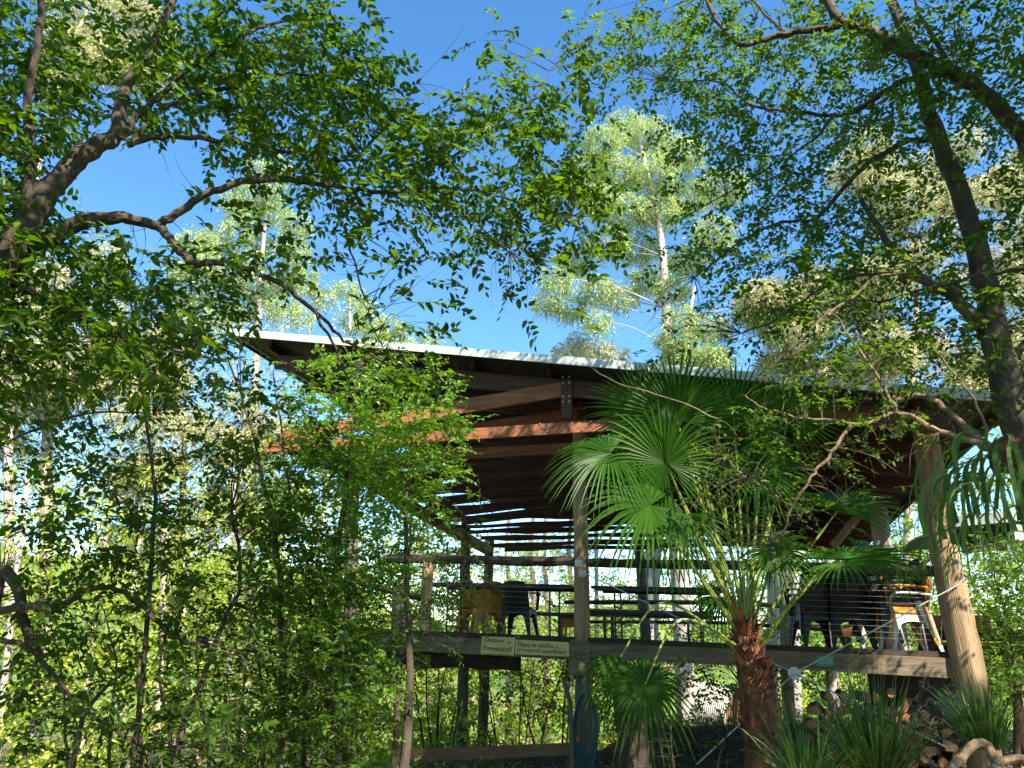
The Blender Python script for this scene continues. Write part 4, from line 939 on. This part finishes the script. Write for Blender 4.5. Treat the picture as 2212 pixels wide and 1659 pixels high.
# thin saplings, vines and stems seen on the left and under the deck
random.seed(61)
stems = [(300, 9.0, 1200), (345, 8.6, 1150), (440, 9.4, 1250), (560, 9.0, 1150), (590, 8.5, 1250), (655, 8.4, 1200), (690, 8.2, 1300), (800, 8.8, 1320), (232, 8.5, 1300), (120, 8.0, 1350), (505, 10, 1180), (760, 9.2, 1120)]
for i, (x, Y, top) in enumerate(stems):
    e = empty('bare_sapling', gz(P(x, 1500, Y), 0), 'thin bare sapling stem rising through the thicket on the left', 'sapling', 'thin sapling stems in the left thicket')
    m = MB(); pts = [(x+random.uniform(-14, 14)+k*random.uniform(-6, 10), 1900-(1900-top)*k/5, Y) for k in range(6)]
    limb(m, pts, random.uniform(.018, .034), .007, 7); m.build('stem', M['bark' if i % 3 else 'bark_pale'], e)
    cc = [P(pts[-1][0]+random.uniform(-30, 30), pts[-1][1]+random.uniform(-40, 60), Y) for _ in range(10)]
    np_mesh('leaves', e, sprays(np.array([tuple(q) for q in cc]), randdir(10, .5), 8, .25, .06, .026), [M['leaf_thicket'], M['twig']])
for i in range(16):
    x = random.choice([random.uniform(905, 990), random.uniform(1075, 1225), random.uniform(1075, 1225)]); Y = random.uniform(12, 17)
    e = empty('thin_sapling', gz(P(x, 1500, Y), 0), 'thin dark bamboo-like stem seen under the deck between the posts', 'stem', 'thin stems under the deck')
    m = MB(); b = gz(P(x, 1500, Y)); t = b+Vector((random.uniform(-.7, .7), random.uniform(-.3, .3), random.uniform(2.0, 3.2)))
    if t.z > deck_z(t.x, t.y)-.3: t = b.lerp(t, (deck_z(t.x, t.y)-.3-b.z)/(t.z-b.z))
    m.tube(smooth_path([b, (b+t)/2+Vector((random.uniform(-.1, .1), 0, 0)), t], 4), [.018-.0012*k for k in range(9)], 6, False); m.build('stem', M['log_dark'], e)

# ------------------------------------------------------------------ far gums
def gum_leaves(centres, radii, dens, L=.16, W=.05):
    P_ = []; D = []
    for c, r in zip(centres, radii):
        n = int(dens*r*r*4); u = randdir(n, 1); rr = r*rng.uniform(.35, 1, (n, 1))**.6
        q = u*rr; q[:, 2] *= .62; P_.append(npv(c)+q); D.append(nrmz(u*.5+rng.normal(0, .4, (n, 3))-np.array([[0, 0, .55]])))
    P_ = np.concatenate(P_); D = np.concatenate(D)
    return sprays(P_, D, 6, .38, L, W, .5, .7, .004)
def gum(label, trunk, r0_, r1_, clumps, dens, mat='leaf_gum', bark='gum', name='gum_tree', group='tall gums behind the pavilion', L=.16, W=.05, foot=None):
    tb = P(*trunk[0]); e = empty(name, gz(tb, 0), label, 'tree', group); m = MB()
    tp_ = [P(*q) for q in trunk]; g_ = gz(tp_[0], .5)
    pts = smooth_path([g_]+tp_, 5); n = len(pts); m.tube(pts, [r0_+(r1_-r0_)*i/(n-1) for i in range(n)], 10, True, 0, .05)
    cs = []; rs = []
    for (x, y, rpx) in clumps:
        Y = trunk[-1][2]+random.uniform(-1.6, 1.6); c = P(x, y, Y); cs.append(c); rs.append(rpx/F*Y)
        i = min(range(len(pts)), key=lambda k_: (pts[k_]-c).length+max(0, pts[k_].z-c.z)*2.0+max(0, .0)); a = pts[max(5, i-1)] if len(pts) > 6 else pts[0]
        m.tube(smooth_path([a, a.lerp(c, .5)+UP*.25*(c-a).length*.3, c], 4), [max(.012, (c-a).length*.007)*(1-.08*k_) for k_ in range(9)], 5, False)
        for _ in range(3):
            d = c+Vector((random.uniform(-1, 1), random.uniform(-1, 1), random.uniform(-.5, .7)))*rs[-1]*.8; a2 = a.lerp(c, .6)+UP*.06; m.tube([a2, a2.lerp(d, .5)+UP*.1, d], [.012, .009, .004], 4, False)
    m.build('trunk', M[bark], e)
    np_mesh('crown', e, gum_leaves(cs, rs, dens, L, W), [M[mat], M['twig']]); return e
def cl(n, x0, x1, y0, y1, r0_, r1_):
    return [(random.uniform(x0, x1), random.uniform(y0, y1), random.uniform(r0_, r1_)) for _ in range(n)]
random.seed(71)
D_ = 120
gum('tall slender gum with pale trunk showing just above the left end of the roof', [(530, 1500, 24), (545, 1000, 24), (558, 720, 24), (566, 560, 24), (578, 440, 24)], .20, .05,
    [(540, 420, 45), (590, 450, 40), (640, 480, 38), (510, 440, 35), (560, 520, 35), (430, 520, 42), (450, 570, 38), (400, 580, 32), (500, 600, 36), (560, 620, 40), (620, 600, 35), (610, 660, 36), (650, 680, 28), (530, 660, 34), (700, 640, 28), (590, 400, 30), (600, 360, 34), (560, 350, 28), (470, 520, 40), (520, 480, 38), (640, 540, 38), (660, 600, 34), (420, 640, 40), (480, 680, 36), (540, 560, 30)], D_)
gum('small pale gum peeping over the roof left of centre', [(760, 1500, 28), (757, 900, 28), (756, 640, 28)], .14, .05, [(750, 620, 28), (780, 650, 28), (800, 690, 34), (845, 700, 32), (760, 690, 28), (870, 735, 26), (930, 738, 22), (810, 735, 30)], D_)
gum('biggest pale gum, its broad crown rising right of centre above the roof', [(1400, 1500, 27), (1420, 1000, 27), (1440, 780, 27), (1438, 640, 27), (1425, 500, 27), (1400, 380, 27), (1380, 300, 27)], .34, .07,
    [(1300, 300, 52), (1350, 270, 50), (1400, 290, 60), (1270, 360, 50), (1330, 370, 62), (1410, 370, 62), (1470, 330, 60), (1290, 430, 52), (1350, 450, 60), (1420, 450, 60), (1480, 420, 60), (1310, 520, 52), (1240, 560, 42), (1200, 600, 40), (1380, 530, 52), (1290, 620, 44), (1230, 660, 40), (1340, 640, 40), (1400, 600, 46), (1480, 560, 50), (1180, 650, 32), (1290, 690, 34), (1450, 620, 44), (1540, 500, 55), (1560, 400, 60)], D_)
gum('low tan-leaved gum just above the roof edge at centre', [(1290, 1500, 30), (1285, 900, 30), (1270, 760, 30)], .12, .05, [(1215, 755, 24), (1250, 735, 28), (1290, 750, 30), (1330, 765, 28), (1260, 765, 26)], D_, 'leaf_gum_warm')
gum('pale gum with two white stems behind the right tree', [(1480, 1500, 26), (1475, 1000, 26), (1480, 760, 26), (1500, 620, 26)], .24, .06, cl(16, 1440, 1700, 640, 790, 32, 50), D_)
gum('yellowish gum rising behind the roof between the palm and the right tree', [(1720, 1500, 25), (1715, 1000, 25), (1700, 760, 25), (1690, 600, 25)], .2, .06, cl(26, 1600, 1900, 560, 800, 34, 55), D_, 'leaf_gum_warm')
gum('yellow-green gum behind the forked tree on the far right', [(1960, 1500, 23), (1965, 900, 23), (1980, 660, 23), (1975, 520, 23)], .18, .06, cl(44, 1840, 2240, 300, 850, 36, 60), D_, 'leaf_gum_warm', 'gum_pink')
gum('pale gum whose top shows in the top left corner', [(10, 1500, 20), (20, 900, 20), (60, 500, 20), (120, 200, 20), (190, 20, 20)], .16, .05, cl(26, 100, 370, -40, 190, 38, 60), D_*.8, 'leaf_gum_warm')
gum('broad pale gum behind the thicket at the left edge', [(90, 1500, 21), (100, 1000, 21), (120, 750, 21), (140, 560, 21)], .25, .07, cl(34, -20, 420, 540, 950, 40, 65), D_*.75, 'leaf_gum_warm', 'gum_pink')
gum('pale gum filling the sky gaps left of the roof corner', [(390, 1500, 23), (395, 1100, 23), (400, 900, 23)], .2, .06, cl(26, 260, 620, 800, 1180, 38, 60), D_*.8, 'leaf_gum_warm', 'gum_pink')
gum('smooth white gum trunk standing behind the tables, right of the middle post', [(1482, 1530, 26), (1470, 1300, 26), (1462, 1180, 26), (1455, 1000, 26), (1450, 850, 26)], .33, .24, [(1500, 1000, 40), (1600, 900, 50)], 14)
gum('pink-barked gum trunk behind the palm stalks', [(1665, 1520, 26), (1672, 1300, 26), (1668, 1100, 26)], .28, .2, [(1700, 1060, 40)], 12, bark='gum_pink')
for x in (1098, 1150, 1178, 1232):
    gum('thin pale trunk against the sky seen through the deck railing', [(x, 1500, 30), (x+4, 1300, 30), (x-3, 1180, 30), (x+10, 1060, 30)], .13, .07, cl(4, x-40, x+50, 1150, 1290, 16, 26), D_*.45, 'leaf_gum', 'gum_pink', 'thin_gum_tree', 'thin pale trunks beyond the railing')

# ------------------------------------------------------------------ far bush: bright sunlit mass on the slope beyond
random.seed(81)
def far_bush(name, label, rows, x0, y0, cell, Y, sp, k, mat, L, W, cat='bushland'):
    C, S = map_cells(rows, x0, y0, cell, lambda x, y: (Y, sp), k)
    o = np_mesh(name, None, sprays(S, randdir(len(S), .6), 7, .5, L, W, .25, .8, .004), [M[mat], M['twig']]); return tag(o, label, cat, None, 'stuff')
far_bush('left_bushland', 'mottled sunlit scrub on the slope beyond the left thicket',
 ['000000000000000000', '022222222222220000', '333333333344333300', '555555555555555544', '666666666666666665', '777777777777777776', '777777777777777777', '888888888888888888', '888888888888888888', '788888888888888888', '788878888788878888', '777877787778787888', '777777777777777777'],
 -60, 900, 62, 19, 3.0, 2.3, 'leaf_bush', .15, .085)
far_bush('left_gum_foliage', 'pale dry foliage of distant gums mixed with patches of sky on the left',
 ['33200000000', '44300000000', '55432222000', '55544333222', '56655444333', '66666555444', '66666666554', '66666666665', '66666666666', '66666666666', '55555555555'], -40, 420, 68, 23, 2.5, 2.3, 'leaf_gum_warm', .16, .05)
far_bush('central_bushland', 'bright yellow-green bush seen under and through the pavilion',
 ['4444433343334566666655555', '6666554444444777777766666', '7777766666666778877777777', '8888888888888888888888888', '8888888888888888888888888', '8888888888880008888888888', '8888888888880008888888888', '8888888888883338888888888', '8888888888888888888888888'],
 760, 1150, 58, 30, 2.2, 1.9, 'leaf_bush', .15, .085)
far_bush('dry_scrub', 'tan and pinkish dry leaves mixed through the sunlit scrub on the slope',
 ['1111111110000000000000', '2222222222222211111111', '3333333333333322222222', '3334433334433333333333', '4443334443334443333333', '4444334444444443333333', '4444444444444444444444'], -60, 1200, 72, 27, 2.0, 1.0, 'dead', .15, .06)
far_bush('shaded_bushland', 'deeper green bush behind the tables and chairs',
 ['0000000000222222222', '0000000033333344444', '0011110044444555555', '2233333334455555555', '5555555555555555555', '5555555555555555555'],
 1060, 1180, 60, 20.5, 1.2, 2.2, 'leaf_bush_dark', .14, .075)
far_bush('right_bushland', 'sunlit bush beyond the right post and second shelter',
 ['333344', '444555', '555666', '666777', '777777', '777777', '888888', '888888', '888888'],
 1880, 900, 66, 17, 1.6, 2.6, 'leaf_bush', .13, .07)
# more pale trunks within the left bush
for x, Y in ((60, 17), (235, 19), (365, 17), (500, 20), (680, 18), (300, 21)):
    e = empty('distant_gum', gz(P(x, 1500, Y), 0), 'pale trunk glimpsed through the leaves on the left', 'tree', 'pale trunks glimpsed through the left thicket'); m = MB()
    b = gz(P(x, 1500, Y)); t = P(x+random.uniform(-30, 30), 1020, Y); m.tube(smooth_path([b, b.lerp(t, .4)+Vector((random.uniform(-.2, .2), 0, 0)), t], 5), [.11-.006*k for k in range(11)], 9, False, 0, .06); m.build('trunk', M['gum_pink' if x % 2 else 'gum'], e)

# wooded ridge far beyond
mb = MB(); nx = 140; vs = []; fs = []
for i in range(nx+1):
    x = -140+280*i/nx; h = 1.2+7*min(1, max(0, (-6-x)/25))+1.3*math.sin(x*.05+1)+.8*math.sin(x*.21)+.5*math.sin(x*.7)+random.uniform(-.5, .5)
    for (y, z) in ((62, -8), (66, h-3), (70, h-.6+random.uniform(-.4, .4)), (76, h), (110, h-6)): vs.append((x, y+random.uniform(-.8, .8), z))
for i in range(nx):
    for k in range(4): a = i*5+k; fs.append((a, a+5, a+6, a+1))
M['ridge'] = surf('wooded_ridge', (.03, .06, .012), (.10, .16, .03), (.24, .29, .09), .8, (1, 1, 1), .95, 1.0, 0, 14)
mb.add(vs, fs); tag(mb.build('hills', M['ridge']), kind='structure')
# ground litter and low growth
def litter(n, x0, x1, y0, y1, L, W, z, name, mats, label, cat, flat=.15):
    x = rng.uniform(x0, x1, n); y = rng.uniform(y0, y1, n); g = np.array([ground_z(a, b) for a, b in zip(x, y)])+z
    b = np.stack([x, y, g], 1); d = randdir(n, flat); nr = nrmz(np.array([[0, 0, 1]])+rng.normal(0, .25, (n, 3)))
    lv = leaves_geo(b, d, nr, rng.uniform(.6, 1.2, n)*L, rng.uniform(.6, 1.2, n)*W)
    return tag(np_mesh(name, None, [(lv, leaf_faces(n), 0)], mats), label, cat, None, 'stuff')
litter(26000, -4, 9, 3.5, 18, .07, .03, .012, 'leaf_litter', [M['dead']], 'brown fallen leaves on the ground under the deck', 'leaf litter')
n = 5200; x = rng.uniform(-9, 10, n); y = rng.uniform(4.2, 24, n); g = np.array([ground_z(a, b) for a, b in zip(x, y)])
keep = ~((x > .2) & (y > 8.5) & (y < 15) & (x < 7)) & (rng.random(n) < .8)
S = np.stack([x, y, g], 1)[keep]
tag(np_mesh('undergrowth', None, sprays(S, randdir(len(S), .5)+np.array([[0, 0, 1.3]]), 8, .38, .08, .03, .25), [M['leaf_bush_dark'], M['twig']]), 'low green undergrowth on the slope', 'undergrowth', None, 'stuff')

# ------------------------------------------------------------------ unseen leaf clumps added towards the sun to shade chosen spots
SUN = Vector((.38, -.60, .70)).normalized()
random.seed(91)
tg = []
for (px, py, Y, n, sp) in SHADE if 'SHADE' in globals() else []: pass
SH = [(1500, 1480, 6, 20, .9), (1380, 1560, 7.5, 22, .8), (1900, 1560, 5.5, 34, 1.2), (1750, 950, 5.5, 20, 1.0), (1700, 1300, 8.5, 30, 1.6), (1250, 1420, 9, 18, 1.2), (800, 1400, 8.5, 26, 1.2), (250, 1000, 6, 30, 1.5), (200, 1400, 6, 26, 1.5), (500, 1250, 6.5, 10, 1.0), (1000, 500, 5.6, 14, .8), (60, 350, 4.6, 14, .8), (2120, 500, 5.6, 18, 1.0), (2100, 900, 5.3, 12, .8), (1650, 500, 6.3, 14, 1.2), (1900, 1250, 7.5, 12, .8)]
SH += [(x, 1400, FP(x, 1400).y, 17, .8) for x in range(820, 2100, 105)]+[(x, 1260, FP(x, 1260).y, 9, .7) for x in range(1180, 2100, 150)]+[(x, 1600, FP(x, 1600).y, 17, .8) for x in list(range(900, 1330, 150))+list(range(1700, 2100, 130))]
SH += [(1400, 1400, 6, 20, .8), (1640, 1500, 6.2, 18, .6), (1450, 950, 9, 16, .9)]
oc = []
for (px, py, Y, n, sp) in SH:
    base = P(px, py, Y)
    for _ in range(n):
        q = base+Vector((random.gauss(0, sp*.6), random.gauss(0, sp*.6), random.gauss(0, sp*.6))); d = 3.0
        while True:
            c = q+SUN*d
            if c.y <= 0 or c.z/c.y > 1.35: break
            d += .3
        oc.append(q+SUN*(d+random.uniform(.2, 2.8)))
if oc:
    pts = np.array([tuple(q) for q in oc]); rep = np.repeat(pts, 16, 0)+rng.normal(0, .30, (len(pts)*16, 3))
    ok = (rep[:, 1] < 0) | (rep[:, 2] > 1.3*rep[:, 1])
    rep = rep[ok]
    for lp in (P(760, 880, 7.2), P(850, 850, 7.3), P(700, 820, 7.2), P(680, 1000, 7.2), P(880, 980, 7.2), P(750, 930, 9.6), P(1000, 935, 9.5), P(1438, 1001, 5.75), P(1600, 1200, 6.2), P(2060, 1250, 8.3), P(1255, 1050, 9.5)):
        v = rep-npv(lp); t = v@npv(SUN); dd = np.linalg.norm(v-t[:, None]*npv(SUN), axis=1); rep = rep[dd > .8]
    np_mesh('shade_clumps', RT, sprays(rep, randdir(len(rep), .4), 8, .34, .09, .045), [M['leaf_right'], M['twig']])  # added shade clumps, parented to the right tree

# unseen forest leaves round the viewer, added and shaped to dim the sky
n = 15000; az = rng.uniform(math.radians(118), math.radians(422), n); rad = rng.uniform(13, 19, n); sun_az = math.atan2(SUN.y, SUN.x)+2*math.pi
elv = np.radians(np.where(np.abs(az-sun_az) < math.radians(42), rng.uniform(-6, 33, n), rng.uniform(-6, 60, n))+4*np.sin(az*7))
pp = np.stack([rad*np.cos(az), rad*np.sin(az), rad*np.tan(elv)], 1)
side = (pp[:, 1] > 0) & (np.abs(pp[:, 0]) < pp[:, 1]*.95+3); pp = pp[~side]
tag(np_mesh('unseen_leaf_shell', None, sprays(pp, randdir(len(pp), .5), 7, .9, .34, .17), [M['leaf_bush_dark'], M['twig']]), 'unseen shell of forest foliage added to dim the sky light', 'forest', None, 'stuff')

# ------------------------------------------------------------------ world, sun, camera
w = bpy.data.worlds.new('World'); sc.world = w; w.use_nodes = True; nt = w.node_tree
sky = nt.nodes.new('ShaderNodeTexSky'); sky.sky_type = 'NISHITA'; sky.sun_disc = False
el = math.asin(SUN.z); sky.sun_elevation = el; sky.sun_rotation = math.atan2(SUN.x, SUN.y); sky.altitude = 1200; sky.air_density = 1.0; sky.dust_density = .0; sky.ozone_density = 1.6
bg = nt.nodes['Background']; bg.inputs['Strength'].default_value = .13; hsv = nt.nodes.new('ShaderNodeHueSaturation'); hsv.inputs['Saturation'].default_value = 1.24; hsv.inputs['Hue'].default_value = .498; nt.links.new(sky.outputs[0], hsv.inputs['Color']); nt.links.new(hsv.outputs[0], bg.inputs['Color'])
ld = bpy.data.lights.new('sun', 'SUN'); ld.energy = 5.0; ld.angle = math.radians(.5); ld.color = (1, .92, .78)
lo = bpy.data.objects.new('sun', ld); col.objects.link(lo); lo.rotation_euler = SUN.to_track_quat('Z', 'Y').to_euler(); lo.location = SUN*30
cd = bpy.data.cameras.new('camera'); cd.sensor_fit = 'HORIZONTAL'; cd.sensor_width = 36; cd.lens = 36*F/2212; cd.clip_end = 2000; cd.clip_start = .05
co = bpy.data.objects.new('camera', cd); col.objects.link(co)
co.matrix_world = Matrix(((r_.x, u_.x, -f_.x, 0), (r_.y, u_.y, -f_.y, 0), (r_.z, u_.z, -f_.z, 0), (0, 0, 0, 1)))
sc.camera = co
sc.view_settings.view_transform = 'Standard'; sc.view_settings.look = 'None'; sc.view_settings.exposure = 1.55; sc.view_settings.gamma = 1
sc.cycles.max_bounces = 5; sc.cycles.transmission_bounces = 2; sc.cycles.diffuse_bounces = 3; sc.cycles.glossy_bounces = 2
